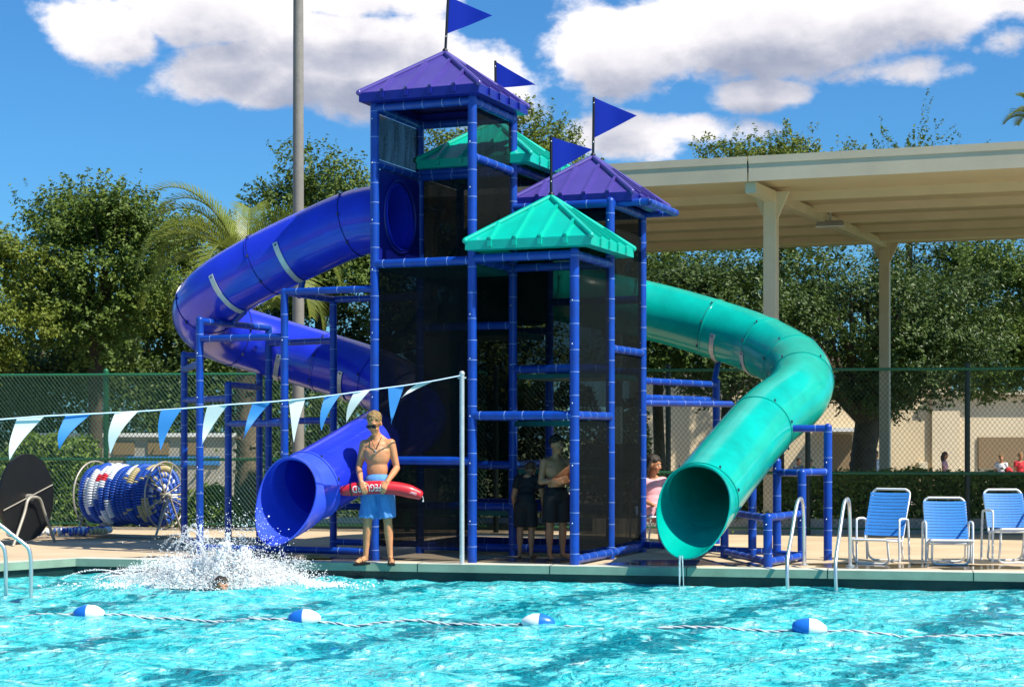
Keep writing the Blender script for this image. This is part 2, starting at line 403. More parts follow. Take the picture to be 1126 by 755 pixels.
tint = t.nodes.new('ShaderNodeValToRGB'); cr_ = tint.color_ramp; cr_.elements[0].position = .36; cr_.elements[0].color = (.01, .29, .36, 1); cr_.elements[1].position = .63; cr_.elements[1].color = (.62, .90, .88, 1)  # pale cells put caustic light and glints into the water colour
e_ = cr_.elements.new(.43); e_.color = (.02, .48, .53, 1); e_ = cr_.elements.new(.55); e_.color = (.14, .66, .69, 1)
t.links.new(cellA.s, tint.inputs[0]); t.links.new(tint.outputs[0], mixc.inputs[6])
mp = t.nodes.new('ShaderNodeMapping'); mp.inputs['Scale'].default_value = (1, 1.25, 1); t.links.new(co, mp.inputs[0])
h1 = NX(t, noise_node(t, mp.outputs[0], 7.5, 4, .58, .6).outputs[0]); h2 = NX(t, noise_node(t, mp.outputs[0], 17, 3, .5, .4).outputs[0])
bp = t.nodes.new('ShaderNodeBump'); bp.inputs['Strength'].default_value = .9; bp.inputs['Distance'].default_value = .13
t.links.new((h1 + h2 * .22).s, bp.inputs['Height']); t.links.new(bp.outputs[0], b.inputs['Normal'])
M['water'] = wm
xs = np.arange(-13, 12.01, .04); ys = np.concatenate([np.arange(3.9, 10, .15), np.arange(10, 22.7, .032)])
XX, YY = np.meshgrid(xs, ys); H = np.zeros_like(XX)
rng = np.random.RandomState(3)
for k in range(70):
    lam = .20 * (1.115 ** (k % 24)); th = rng.uniform(-1.1, 1.1) + (math.pi / 2)
    kx, ky = math.cos(th) * 2 * math.pi / lam, math.sin(th) * 2 * math.pi / lam
    ph = rng.uniform(0, 6.28)
    H += .0040 * lam ** .60 * np.sin(kx * XX + ky * YY + ph + .8 * np.sin(XX * .7 + k) + .6 * np.sin(YY * .9 + 2 * k))
SPX, SPY = -3.3, 19.35
rr_ = np.hypot(XX - SPX, YY - SPY)
H *= np.clip(.45 + (20.5 - YY) * .09, .4, 1.0)
H += .04 * np.exp(-(rr_ / 1.6) ** 2) * np.sin(rr_ * 9) + .015 * np.exp(-(rr_ / 4) ** 2) * np.sin(rr_ * 14)
# clip against the pool outline: push outside vertices just under the coping
nx_, ny_ = len(xs), len(ys)
co_ = np.stack([XX.ravel(), YY.ravel(), (H * 1.0 + WZ).ravel()], 1)
def inside(x, y):
    if x >= CORN.x: return y <= edgeY(x) + .04
    pl = [Vector((-16, 9, 0)), Vector((-7.6, 18.0, 0)), Vector((-6.35, 19.95, 0)), CORN]
    for a, c in zip(pl, pl[1:]):
        if a.x <= x <= c.x: return y <= a.y + (c.y - a.y) * (x - a.x) / (c.x - a.x) + .04
    return False
ins = np.array([[inside(x, y) for x in xs] for y in ys])
idx = np.arange(nx_ * ny_).reshape(ny_, nx_)
okq = ins[:-1, :-1] & ins[:-1, 1:] & ins[1:, 1:] & ins[1:, :-1]
q = np.stack([idx[:-1, :-1][okq], idx[:-1, 1:][okq], idx[1:, 1:][okq], idx[1:, :-1][okq]], 1)
def np_mesh(name, verts, quads, mats, smooth=True, mi=None):
    me = bpy.data.meshes.new(name); nv, nq = len(verts), len(quads); k = quads.shape[1]
    me.vertices.add(nv); me.vertices.foreach_set('co', np.ascontiguousarray(verts, dtype=np.float32).ravel())
    me.loops.add(nq * k); me.loops.foreach_set('vertex_index', np.ascontiguousarray(quads, dtype=np.int32).ravel())
    me.polygons.add(nq); me.polygons.foreach_set('loop_start', np.arange(0, nq * k, k, dtype=np.int32))
    me.polygons.foreach_set('use_smooth', np.full(nq, smooth))
    for m in (mats if isinstance(mats, (list, tuple)) else [mats]): me.materials.append(m)
    if mi is not None: me.polygons.foreach_set('material_index', mi)
    me.update(calc_edges=True)
    return me
used = np.unique(q); remap = np.zeros(nx_ * ny_, dtype=int); remap[used] = np.arange(len(used))
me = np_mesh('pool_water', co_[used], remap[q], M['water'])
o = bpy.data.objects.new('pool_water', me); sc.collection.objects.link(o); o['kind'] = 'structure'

# ------------------------------------------------------------------ vegetation
def leaf_mesh(name, P, N, size, mats, aspect=.5, mi=None):
    """P leaf centres (n,3); N preferred normals (n,3): one rhombus per leaf"""
    n = len(P)
    rv = np.random.normal(size=(n, 3)); a = rv / np.linalg.norm(rv, axis=1)[:, None]
    nn = N + np.random.normal(size=(n, 3)) * .75; nn /= np.linalg.norm(nn, axis=1)[:, None]
    a = a - nn * np.sum(a * nn, 1)[:, None]; a /= np.linalg.norm(a, axis=1)[:, None] + 1e-9
    bb = np.cross(nn, a); s = (size * np.random.uniform(.6, 1.3, n))[:, None]
    v = np.stack([P - a * s * .5, P + bb * s * aspect * .5 + nn * s * .06, P + a * s * .5, P - bb * s * aspect * .5 + nn * s * .06], 1).reshape(-1, 3)
    return np_mesh(name, v, np.arange(n * 4).reshape(-1, 4), mats, False, mi)


def crown_points(rx, ry, rz, lobes, twigs, leaves, rs, lobe_r=.30, sprig=.35, flat_bottom=1.0):
    P = []; Nn = []; LC = []
    for _ in range(lobes):
        d = rs.normal(size=3); d /= np.linalg.norm(d)
        if d[2] < 0: d[2] *= flat_bottom
        r = rs.uniform(.35, .92) ** .7
        c = d * r * np.array([rx, ry, rz]) * .86; LC.append(c)
        lr = lobe_r * rs.uniform(.6, 1.25) * min(rx, rz)
        k = twigs
        td = rs.normal(size=(k, 3)); td /= np.linalg.norm(td, axis=1)[:, None]
        td[:, 2] = td[:, 2] * .8 + .22
        st = c + td * lr * rs.uniform(.35, 1.0, (k, 1)) * np.array([1.15, 1.15, .85])
        out = td + d * .5 + np.array([0, 0, .45]); out /= np.linalg.norm(out, axis=1)[:, None]
        L = sprig * rs.uniform(.4, 1.5, (k, 1))
        tt = rs.uniform(0, 1, (k, leaves, 1))
        p = st[:, None, :] + out[:, None, :] * L[:, None, :] * tt + rs.normal(size=(k, leaves, 3)) * .055 * (1.25 - tt)
        P.append(p.reshape(-1, 3)); Nn.append(np.repeat(out + np.array([0, 0, .7]), leaves, 0))
    return np.concatenate(P), np.concatenate(Nn), LC


def tree(px, py, Y, rxp, rzp, leafmat, label, lobes=46, twigs=46, leaves=12, size=.10, seed=1, trunk_px=None, tr=.16, name='leafy_tree',
         group='trees behind the fence', lobe_r=.30, sprig=.35, depth=.8, fork=.42):
    rs = np.random.RandomState(seed); np.random.seed(seed)
    c = W(px, py, Y); rx = rxp * Y / FPX; rz = rzp * Y / FPX
    tx = PX(trunk_px, Y) if trunk_px is not None else c.x
    base = Vector((tx, Y, gz(Y) - .05))
    root = thing(name, base, label, 'tree', group)
    P, N_, LC = crown_points(rx, rx * depth, rz, lobes, twigs, leaves, rs, lobe_r, sprig)
    off = c - base
    me = leaf_mesh('crown', P + np.array(off), N_, size, leafmat)
    o = bpy.data.objects.new('crown', me); sc.collection.objects.link(o); o.parent = root
    mb = MB(); h = max(.8, off.z - rz * fork)
    top = Vector((off.x * .35, 0, h))
    pts_ = [Vector((0, 0, 0)), Vector((rs.uniform(-.05, .05), 0, h * .33)), Vector((off.x * .15 + rs.uniform(-.06, .06), .03, h * .66)), top]
    mb.tube(pts_, [tr * 1.35, tr, tr * .9, tr * .8], 10)
    order = sorted(range(len(LC)), key=lambda i: rs.rand())[:16]
    for i in order:
        e = Vector(LC[i]) + off; m_ = top.lerp(e, .5) + Vector((rs.uniform(-.2, .2), rs.uniform(-.2, .2), rs.uniform(-.1, .25)))
        mb.tube([top - Z * .1, top.lerp(m_, .5), m_, e], [tr * .55, tr * .38, tr * .24, tr * .08], 7)
    link_mesh('trunk', mb, M['bark'], root, local=True)
    return root


tree(105, 300, 36, 112, 118, M['leafA'], 'tallest dense leafy tree at the left, its rounded top against blue sky', 62, 60, 12, .10, 11)
tree(-25, 335, 34, 85, 112, M['leafB'], 'bushy green tree cut by the left edge of the photo', 46, 50, 12, .10, 12)
tree(214, 322, 40, 84, 98, M['leafB'], 'lighter green tree behind the palm and the blue slide bend', 60, 50, 12, .10, 13)
tree(352, 262, 43, 100, 108, M['leafA'], 'tall tree rising behind the grey light pole, left of the tallest tower', 56, 56, 12, .11, 14)
tree(475, 325, 44, 90, 125, M['leafC'], 'dark tree seen through the netting of the tallest tower', 60, 44, 12, .12, 24)
tree(562, 195, 46, 92, 92, M['leafB'], 'bright tree crown peeking out between the two purple roofs', 60, 46, 12, .11, 15)
tree(560, 400, 41, 105, 105, M['leafA'], 'low leafy tree seen through the middle of the slide tower', 44, 46, 12, .10, 16)
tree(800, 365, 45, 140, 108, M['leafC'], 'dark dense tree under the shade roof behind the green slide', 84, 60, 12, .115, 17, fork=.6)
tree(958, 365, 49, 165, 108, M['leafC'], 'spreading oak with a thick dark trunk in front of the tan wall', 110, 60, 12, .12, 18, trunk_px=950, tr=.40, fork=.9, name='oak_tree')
tree(1105, 352, 53, 100, 105, M['leafA'], 'leafy tree at the right edge behind the tall fence post', 62, 54, 12, .125, 19, trunk_px=1160)
tree(856, 222, 60, 125, 96, M['leafB'], 'yellow green crown showing above the flat shade roof', 46, 46, 12, .14, 20)
tree(1000, 214, 64, 92, 62, M['leafA'], 'open tree with thin upright sprigs above the shade roof', 26, 7, 46, .12, 21, sprig=1.5, lobe_r=.24)
tree(725, 340, 47, 80, 100, M['leafA'], 'leafy tree between the tower and the green slide', 40, 50, 12, .115, 41)
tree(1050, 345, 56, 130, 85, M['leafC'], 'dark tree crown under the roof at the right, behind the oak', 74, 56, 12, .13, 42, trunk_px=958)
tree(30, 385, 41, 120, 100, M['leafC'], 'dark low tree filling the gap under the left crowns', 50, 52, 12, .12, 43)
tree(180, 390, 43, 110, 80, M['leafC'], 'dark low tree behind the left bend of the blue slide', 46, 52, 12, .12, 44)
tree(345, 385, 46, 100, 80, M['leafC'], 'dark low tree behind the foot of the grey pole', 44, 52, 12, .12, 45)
# hedge (one clipped row) and shrubs
def shrub(name, x0, x1, Y, z0, z1, dep, n, leafmat, label, cat, size=.07, seed=5, group=None, lump=.25):
    rs = np.random.RandomState(seed); np.random.seed(seed)
    xa, xb = PX(x0, Y), PX(x1, Y); cx = (xa + xb) / 2
    root = thing(name, (cx, Y, z0), label, cat, group)
    t_ = rs.uniform(0, 1, n); X = xa + (xb - xa) * t_
    hh = (z1 - z0) * (1 + lump * (np.sin(X * 2.3 + seed) * .5 + np.sin(X * 5.1) * .3 + np.sin(X * 11) * .2))
    edge = np.clip(np.minimum(t_, 1 - t_) * (xb - xa) / .35, .25, 1) ** .5
    u_ = rs.uniform(0, 1, n) ** .7
    Zc = hh * edge * u_; Yc = rs.normal(0, dep * .45, n) * (1 - .35 * u_)
    P = np.stack([X - cx, Yc, Zc + rs.normal(0, .03, n)], 1); N_ = np.stack([np.zeros(n), -.5 + Yc * 0, np.full(n, .8)], 1)
    o = bpy.data.objects.new('foliage', leaf_mesh('foliage', P, N_, size, leafmat)); sc.collection.objects.link(o); o.parent = root
    mb = MB()
    for k in range(3):
        x = (rs.uniform(.1, .9) - .5) * (xb - xa); mb = MB(); mb.tube([(x, 0, 0), (x + rs.uniform(-.1, .1), rs.uniform(-.1, .1), (z1 - z0) * .7)], [.02, .008], 5)
        link_mesh('stem', mb, M['bark'], root, local=True)
    return root


shrub('hedge', 700, 1240, 27.3, 0.02, .93, .8, 46000, M['leafH'], 'clipped green hedge behind the fence and the blue lounge chairs', 'hedge', .075, 31, lump=.06)
shrub('bush', -60, 118, 29.6, -.05, 1.38, .9, 20000, M['leafH'], 'tall bright bush behind the black reel at the left', 'bush', .10, 32, 'bushes behind the fence')
shrub('bush', 118, 205, 29.9, -.05, .95, .7, 9000, M['leafB'], 'lower bush behind the reel of lane ropes', 'bush', .10, 33, 'bushes behind the fence')
shrub('bush', 205, 262, 29.8, -.05, .70, .6, 5500, M['leafH'], 'low yellow green bush between the blue frame posts', 'bush', .09, 34, 'bushes behind the fence')
shrub('bush', 405, 470, 29.4, -.05, .62, .6, 5000, M['leafH'], 'small bush seen below the blue slide beside the lifeguard', 'bush', .09, 35, 'bushes behind the fence')
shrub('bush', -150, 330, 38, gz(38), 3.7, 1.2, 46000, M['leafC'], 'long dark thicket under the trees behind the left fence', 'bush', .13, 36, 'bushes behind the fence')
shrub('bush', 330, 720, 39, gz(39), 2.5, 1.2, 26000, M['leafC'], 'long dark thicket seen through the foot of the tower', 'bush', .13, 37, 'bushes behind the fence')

# palm
pb = Vector((PX(271, 31), 31, -.1)); palm = thing('palm_tree', pb, 'palm tree with arching fronds and rough trunk behind the blue slide bend', 'palm tree')
mb = MB(); hp = W(271, 300, 31).z - pb.z
mb.tube([(0, 0, 0), (.02, 0, hp * .3), (-.02, 0, hp * .7), (0, 0, hp)], [.26, .20, .17, .19], 14)
for k in range(60):
    z_ = hp * (k + .5) / 60; a_ = k * 2.4
    mb.box((math.cos(a_) * .18, math.sin(a_) * .18, z_), (.12, .12, .05), 0, Matrix.Rotation(a_, 3, 'Z') @ Matrix.Rotation(-.5, 3, 'Y'))
link_mesh('trunk', mb, M['palmbark'], palm, local=True)
rs = np.random.RandomState(5)
def frond(root, az_, elv, L, droop, base, seed):
    rs = np.random.RandomState(seed); mb = MB()
    d = Vector((math.cos(az_) * math.cos(elv), math.sin(az_) * math.cos(elv), math.sin(elv))); side = Vector((-math.sin(az_), math.cos(az_), 0))
    p = Vector(base); pts_ = [p.copy()]; n = 22; dirs = []
    for i in range(n):
        d = (d + Vector((0, 0, -droop * (i / n) * .16))).normalized(); p = p + d * (L / n); pts_.append(p.copy()); dirs.append(d.copy())
    mb.tube(pts_, [.022 * (1 - i / (n + 2)) + .003 for i in range(n + 1)], 5)
    for i in range(2, n):
        for s_ in (-1, 1):
            for h_ in (0, .5):
                q0 = pts_[i].lerp(pts_[i + 1], h_); ll = .52 * math.sin(math.pi * min(1, (i + 2) / (n + 3)) ** .8) * rs.uniform(.85, 1.1) + .08
                up = dirs[i - 1].cross(side) * -1
                if up.z < 0: up = -up
                dd = (dirs[i - 1] * .75 + side * s_ * .75 + up * .30).normalized(); wv = dirs[i - 1] * .017
                mid = q0 + dd * ll * .55; tip = q0 + dd * ll + Vector((0, 0, -.12 * ll))
                mb.add([q0 - wv, q0 + wv, mid + wv * .9, mid - wv * .9], [(0, 1, 2, 3)]); mb.add([mid - wv * .9, mid + wv * .9, tip], [(0, 1, 2)])
    link_mesh('frond', mb, M['frond'], root, local=True)
for k, (a_, e_, L_, dr) in enumerate([(172, 66, 2.9, 1.3), (150, 52, 2.8, 1.5), (95, 66, 2.3, 1.2), (176, 62, 2.5, 1.4), (182, 25, 2.4, 1.5), (158, 45, 2.6, 1.7), (135, 58, 2.3, 1.3), (50, 50, 2.1, 1.2), (30, 58, 2.2, 1.2), (5, 40, 2.2, 1.6), (-30, 20, 2.1, 1.9),
                                      (205, 50, 2.3, 1.3), (215, 5, 1.9, 1.6), (170, -2, 2.0, 1.4), (250, 40, 2.0, 1.8), (300, 30, 2.0, 1.8), (80, 30, 2.2, 1.6), (340, 62, 2.2, 1.4), (115, 35, 2.2, 1.3),
                                      (140, 12, 2.1, 1.6), (10, 8, 2.0, 1.7), (190, 45, 2.5, 1.5), (172, 68, 2.4, 1.3)]):
    frond(palm, R(a_), R(e_), L_, dr * 1.1, (0, 0, hp), k)
# second palm at the right edge, only its crown tip shows over the roof
pb2 = Vector((PX(1140, 62), 62, gz(62))); palm2 = thing('palm_tree', pb2, 'distant palm, its spiky crown just showing over the roof at the right edge', 'palm tree')
hp2 = W(1140, 134, 62).z - pb2.z; mb = MB(); mb.tube([(0, 0, 0), (.1, 0, hp2 * .5), (0, 0, hp2)], [.3, .2, .2], 10)
link_mesh('trunk', mb, M['palmbark'], palm2, local=True)
for k in range(16): frond(palm2, R(k * 67), R((k * 37) % 75), 1.3, 1.0, (0, 0, hp2), 40 + k)

# ------------------------------------------------------------------ far buildings
bw = thing('tan_building', W(880, 520, 62) * 1, 'long tan stucco building behind the hedge at the right', 'building'); bw.location.z = gz(60)
Yb = 62; zb = gz(60) - .1
mb = MB(); xl, xr = PX(700, Yb), PX(1046, Yb)
mb.box(((xl + xr) / 2, Yb + 2, (zb + 3.9) / 2), (xr - xl, 4, 3.9 - zb)); link_mesh('wall', mb, M['tan'], bw)
mb = MB(); mb.box((PX(1055, 60), 63.35, 1.25), (1.0, 3.0, 3.4)); mb.box((PX(1090, 60) + 1.6, 63.45, 1.25), (5.6, 3.0, 3.38)); link_mesh('wing', mb, M['tan_light'], bw)
mb = MB(); mb.box((PX(1085, 60) + 1.2, 63.7, 3.06), (5.4, 4.2, .16)); mb.box((xl / 2 + xr / 2, Yb + 1.9, 3.98), (xr - xl + .4, 4.4, .16)); link_mesh('cornice', mb, M['cream'], bw)
mb = MB(); mb.box((PX(1105, 61) + .6, 61.92, .9), (2.6, .1, 1.1)); link_mesh('window', mb, M['tan_dark'], bw)
mb = MB(); mb.box((PX(925, Yb), Yb - .03, .55), (.75, .1, 2.0)); link_mesh('door', mb, M['tan_dark'], bw)
mb = MB(); mb.box((PX(926, Yb) - .1, Yb - .5, 1.72), (1.7, 1.1, .14)); link_mesh('door_canopy', mb, M['white'], bw)
mb = MB(); mb.box((PX(1013, Yb), Yb - .15, .42), (.32, .3, .26)); link_mesh('meter_box', mb, M['cream'], bw, bevel=.02)
# low white building with a blue band seen through the left fence
b2 = thing('white_building', Vector((PX(140, 36.5), 36.5, gz(36.5))), 'low white building with a blue stripe seen through the left fence', 'building')
mb = MB(); mb.box((PX(140, 36.5), 36.9, .62), (4.6, .7, 1.75)); link_mesh('wall', mb, M['path'], b2)
mb = MB(); mb.box((PX(190, 36.5), 36.53, .98), (2.0, .05, .18)); link_mesh('stripe', mb, M['strap'], b2)
mb = MB(); mb.box((PX(140, 36.5), 36.9, 1.53), (4.8, .9, .08)); link_mesh('roof', mb, M['white'], b2)
for k in range(5): mb = MB(); mb.box((PX(60 + k * 38, 36.5), 36.53, 1.25), (.45, .05, .28)); link_mesh('window', mb, M['tan_dark'], b2)

# kerb wall under the hedge
mb = MB(); mb.box((7.5, 26.62, .10), (12.5, .22, .26), 0); o = link_mesh('kerb_wall', mb, M['path']); tag(o, 'low pale concrete kerb wall under the hedge behind the chairs', 'wall')

# ------------------------------------------------------------------ chain link fences
def fenceY(X): return 26.75 - .13 * X
def fence(label, xa, xb, posts, mid, top, bot, wm_, pm, sp_, wr, rail_m):
    A = Vector((xa, fenceY(xa), 0)); B = Vector((xb, fenceY(xb), 0)); d = (B - A).normalized(); L = (B - A).length
    n_ = Vector((d.y, -d.x, 0))
    root = thing('chain_link_fence', A, label, 'fence', 'chain link fences behind the pool deck')
    mb = MB(); h = top - bot
    for s_, off in ((1, .0), (-1, .006)):
        k = -h
        while k < L + h:
            # line from (k,bot) rising at 45 degrees (leaning with s_)
            if s_ == 1: x0, z0, x1, z1 = k, bot, k + h * .8, top
            else: x0, z0, x1, z1 = k + h * .8, bot, k, top
            def cut(xc):
                return z0 + (z1 - z0) * (xc - x0) / (x1 - x0)
            P0 = [x0, z0]; P1 = [x1, z1]; ok = True
            for lo in (True, False):
                lim = 0 if lo else L
                for P in (P0, P1):
                    if (lo and P[0] < lim) or ((not lo) and P[0] > lim):
                        zc = cut(lim)
                        if not (bot <= zc <= top): ok = False
                        P[0], P[1] = lim, zc
            if ok and abs(P0[0] - P1[0]) > .02:
                a = A + d * P0[0] + n_ * off; a.z = P0[1]; c = A + d * P1[0] + n_ * off; c.z = P1[1]
                mb.tube([a, c], wr, 4, 0, False)
            k += sp_
    link_mesh('wire_mesh', mb, wm_, root)
    for z_ in (top, mid, bot):
        mb = MB(); mb.tube([A + Z * z_ - n_ * .03, B + Z * z_ - n_ * .03], .024 if z_ != bot else .015, 10); link_mesh('rail', mb, rail_m, root)
    for xp in posts:
        # xp is a photo column: solve the intersection with the fence line
        k = (xp - 563) / FPX; X = k * 26.75 / (1 + .13 * k)
        mb = MB(); p = Vector((X, fenceY(X), 0)) - n_ * .03 + Vector((0, .05, 0)); mb.tube([p, p + Z * (top + .06)], .042, 12); mb.ball(p + Z * (top + .06), .045)
        link_mesh('post', mb, pm, root, p)
    return root
fence('green chain link fence across the left side behind the ropes reel', -12, -.4, [-60, 115, 292, 447], 1.14, 2.50, .10, M['wire'], M['fence_green'], .066, .0040, M['fence_green'])
fence('dark chain link fence behind the green slide and the chairs', .2, 12.5, [545, 735, 889, 1065, 1250], .95, 2.53, .10, M['wire_light'], M['fence_dark'],   .072, .0023, M['fence_green'])

# ------------------------------------------------------------------ shade canopy
PC = R(19.5); Uc = Vector((math.cos(PC), -math.sin(PC), 0)); Vc = Vector((math.sin(PC + R(2.5)), math.cos(PC + R(2.5)), 0))
CF = Vector((3.50, 25.3, 5.28)); CB = Vector((7.93, 36.5, 5.60))
cano = thing('shade_canopy', (4.03, 26.6, 0), 'large flat cream steel shade roof on tall columns behind the slides', 'canopy')
t0, t1 = -5.75, 12.0
mb = MB()
def cp(t_, s_, dz=0): return CF.lerp(CB, s_) + Uc * t_ + Z * dz
NP = 6
for i in range(NP):      # stepped ceiling pans running along the roof
    s0, s1 = i / NP, (i + 1) / NP
    mb.quad(cp(t0, s0, .12), cp(t1, s0, .12), cp(t1, s1, .03), cp(t0, s1, .03))
    mb.quad(cp(t0, s1, .03), cp(t1, s1, .03), cp(t1, s1, .12), cp(t0, s1, .12))
    if i < NP - 1:
        for dz_, w_ in ((-.10, .005),):
            mb.quad(cp(t0, s1 - w_, dz_), cp(t1, s1 - w_, dz_), cp(t1, s1 + w_, dz_), cp(t0, s1 + w_, dz_)); mb.quad(cp(t0, s1 - w_, .16), cp(t1, s1 - w_, .16), cp(t1, s1 - w_, dz_), cp(t0, s1 - w_, dz_)); mb.quad(cp(t0, s1 + w_, .16), cp(t1, s1 + w_, .16), cp(t1, s1 + w_, dz_), cp(t0, s1 + w_, dz_))
mb.quad(cp(t0, 0, .30), cp(t1, 0, .30), cp(t1, 1, .24), cp(t0, 1, .24))
link_mesh('roof_deck', mb, M['pan'], cano)
for (ta, tb) in ((t0, -.02), (.0, t1)):
    mb = MB(); a = cp(ta, 0); c = cp(tb, 0); n_ = Vector((-Uc.y, Uc.x, 0)) * -.012
    for q4 in ((a, c, c + Z * .26, a + Z * .26), (a, a + n_ * -3, c + n_ * -3, c)): mb.quad(*q4)
    mb.quad(a + n_ + Z * .26, c + n_ + Z * .26, c + n_ + Z * .37, a + n_ + Z * .37); mb.quad(a + Z * .26, c + Z * .26, c + n_ + Z * .26, a + n_ + Z * .26)
    mb.quad(a + n_ + Z * .37, c + n_ + Z * .37, c + n_ * -16 + Z * .37, a + n_ * -16 + Z * .37)
    link_mesh('fascia', mb, M['fascia'], cano)
mb = MB(); mb.quad(cp(t0, 1), cp(t1, 1), cp(t1, 1, .3), cp(t0, 1, .3)); mb.quad(cp(t0, 0, 0), cp(t0, 1, 0), cp(t0, 1, .36), cp(t0, 0, .36)); mb.quad(cp(t1, 0, 0), cp(t1, 1, 0), cp(t1, 1, .36), cp(t1, 0, .36))
link_mesh('edge_trim', mb, M['cream'], cano)
for k, tc_ in enumerate((0, -5.84, 5.9, 11.6)):
    fcol = Vector((4.03, 26.6, 0)) + U * tc_ * (1 if tc_ <= 0 else 1); bcol = Vector((7.72, 35.4, 0)) + U * tc_
    if tc_ > 11: continue
    for c_, zt in ((fcol, 5.30), (bcol, 5.50)):
        col = MB(); col.box(c_ + Z * (zt / 2 - .3), (.205, .205, zt + .6), 0, Matrix.Rotation(-PH, 3, 'Z')); cc = link_mesh('column', col, M['cream'], cano, c_, bevel=.012)
        g1 = MB()
        for s_ in (-1, 1):
            a = c_ + U * s_ * .10; tpl = [a + Z * (zt - .42), a + Z * zt, a + U * s_ * .19 + Z * zt]
            vsn = [p + V * .04 for p in tpl] + [p - V * .04 for p in tpl]
            g1.add(vsn, [(0, 1, 2), (5, 4, 3), (0, 3, 4, 1), (1, 4, 5, 2), (2, 5, 3, 0)])
        link_mesh('gusset', g1, M['cream'], cc)
    bm_ = MB(); a = fcol - V * 1.30 + Z * 5.12; c = bcol + V * .9 + Z * 5.40
    d_ = (c - a).normalized(); wv = U * .08
    for (zz0, zz1) in ((-.0, .16),):
        vs_ = [a - wv, a + wv, c + wv, c - wv]; lo = [p + Z * zz0 for p in vs_]; hi = [p + Z * zz1 for p in vs_]
        mid_ = a.lerp(c, .14); bm_.add(lo + hi, [(0, 3, 2, 1), (4, 5, 6, 7), (0, 1, 5, 4), (1, 2, 6, 5), (2, 3, 7, 6), (3, 0, 4, 7)])
    link_mesh('beam', bm_, M['cream'], cano)
lt = W(913, 246, 29.8); lamp_ = MB(); lamp_.box(lt, (.46, .20, .09), 0, Matrix.Rotation(-R(15), 3, 'Z'))
lf_ = link_mesh('floodlight', lamp_, M['polegrey'], cano, lt, bevel=.02)
lm = MB(); lm.box(lt - Z * .05, (.5, .16, .02), 0, Matrix.Rotation(-R(15), 3, 'Z')); link_mesh('lens', lm, M['lampglass'], lf_)
lm = MB(); lm.tube([lt, lt + Z * .36], .02, 8); link_mesh('bracket', lm, M['galv'], lf_)

# tall light pole
lp = Vector((PX(328, 27.2), 27.2, 0)); pole = thing('light_pole', lp, 'tall grey pole standing behind the blue slide', 'pole')
mb = MB(); mb.tube([lp - Z * .1, lp + Z * 4, lp + Z * 12.0], [.105, .092, .072], 16); link_mesh('shaft', mb, M['polegrey'], pole)
mb = MB(); mb.box(lp + Z * .06, (.36, .36, .12)); link_mesh('base', mb, M['path'], pole, bevel=.01)
for s_ in (-1, 1):
    mb = MB(); mb.tube([lp + Z * 11.7, lp + Z * 11.9 + Vector((s_ * .8, 0, 0))], .03, 8); mb.box(lp + Z * 11.9 + Vector((s_ * 1.0, 0, 0)), (.5, .25, .12)); link_mesh('lamp_head', mb, M['galv'], pole)

# ------------------------------------------------------------------ slide tower
tower = thing('slide_tower', G(-1, 1), 'tall blue framed play tower with netting, four peaked roofs and flags at the pool edge', 'play tower')
def pipe(a, b_, parent, name='beam', r=.052, m=None, rings=True, step=.27, seed=0):
    a = Vector(a); b_ = Vector(b_); mb = MB(); mb.tube([a, b_], r, 14)
    d = (b_ - a); L = d.length; d.normalize()
    if rings:
        rs = random.Random(int(a.x * 999 + b_.z * 77 + a.z * 13)); k = step * .4 + rs.random() * .1
        while k < L - .04:
            mb.tube([a + d * (k - .0035), a + d * (k + .0035)], r + .0020, 14, 1); k += step * rs.uniform(.85, 1.2)
        if name == 'post':
            k = .5
            while k < L:
                mb.ball(a + d * k + Vector((-.5, -.86, 0)) * (r + .002), .010, 2, 6, 4); k += rs.uniform(.5, .9)
    for p in (a, b_): mb.ball(p, r * 1.02, 0, 12, 6)
    return link_mesh(name, mb, [m or M['pipe'], M['band'], M['bolt']], parent, a)
TOPS = {(-2, 0): 5.56, (-1, 0): 5.56, (-2, 1): 5.56, (-1, 1): 5.56, (0, 0): 3.67, (0, 1): 4.42, (0, 2): 4.42, (-1, 2): 4.95, (-2, 2): 4.95}
for (i, j), z_ in TOPS.items(): pipe(G(i, j), G(i, j, z_), tower, 'post', .055)
def ringb(cells, z_, **k):
    for (a, b_) in cells: pipe(G(*a, z_), G(*b_, z_), tower, 'beam', **k)
def sq(i, j): return [((i, j), (i + 1, j)), ((i + 1, j), (i + 1, j + 1)), ((i + 1, j + 1), (i, j + 1)), ((i, j + 1), (i, j))]
ringb(sq(-2, 0), 5.53); ringb(sq(-1, 0), 3.64); ringb(sq(-1, 1), 4.40); ringb(sq(-2, 1), 4.92)
ringb([((-2, 0), (-1, 0)), ((-2, 0), (-2, 1)), ((-2, 1), (-1, 1))], 3.62, rings=True)
ringb([((-2, 0), (-2, 1)), ((-2, 1), (-1, 1)), ((-1, 1), (-1, 0))], 4.86)
ringb([((-1, 0), (0, 0)), ((0, 0), (0, 1)), ((-1, 0), (-1, 1))], 1.76)
ringb([((-2, 1), (-1, 1)), ((-2, 2), (-1, 2))], 2.92); ringb([((-1, 1), (0, 1)), ((-1, 2), (0, 2))], 2.36)
ringb([((-2, 1), (-1, 1)), ((-1, 1), (-1, 2))], 1.15); ringb([((-2, 1), (-1, 1)), ((-1, 1), (0, 1)), ((-2, 2), (-1, 2))], .62)
ringb([((-2, 0), (-1, 0))], 1.22, rings=False)
ringb([((0, 0), (0, 1)), ((0, 1), (0, 2))], .07); ringb([((-2, 1), (-1, 1)), ((-1, 1), (0, 1)), ((-1, 2), (0, 2)), ((-2, 2), (-1, 2)), ((-2, 1), (-2, 2))], .10)
ringb([((0, 1), (0, 2))], 2.6); ringb([((-1, 2), (0, 2))], 3.3)
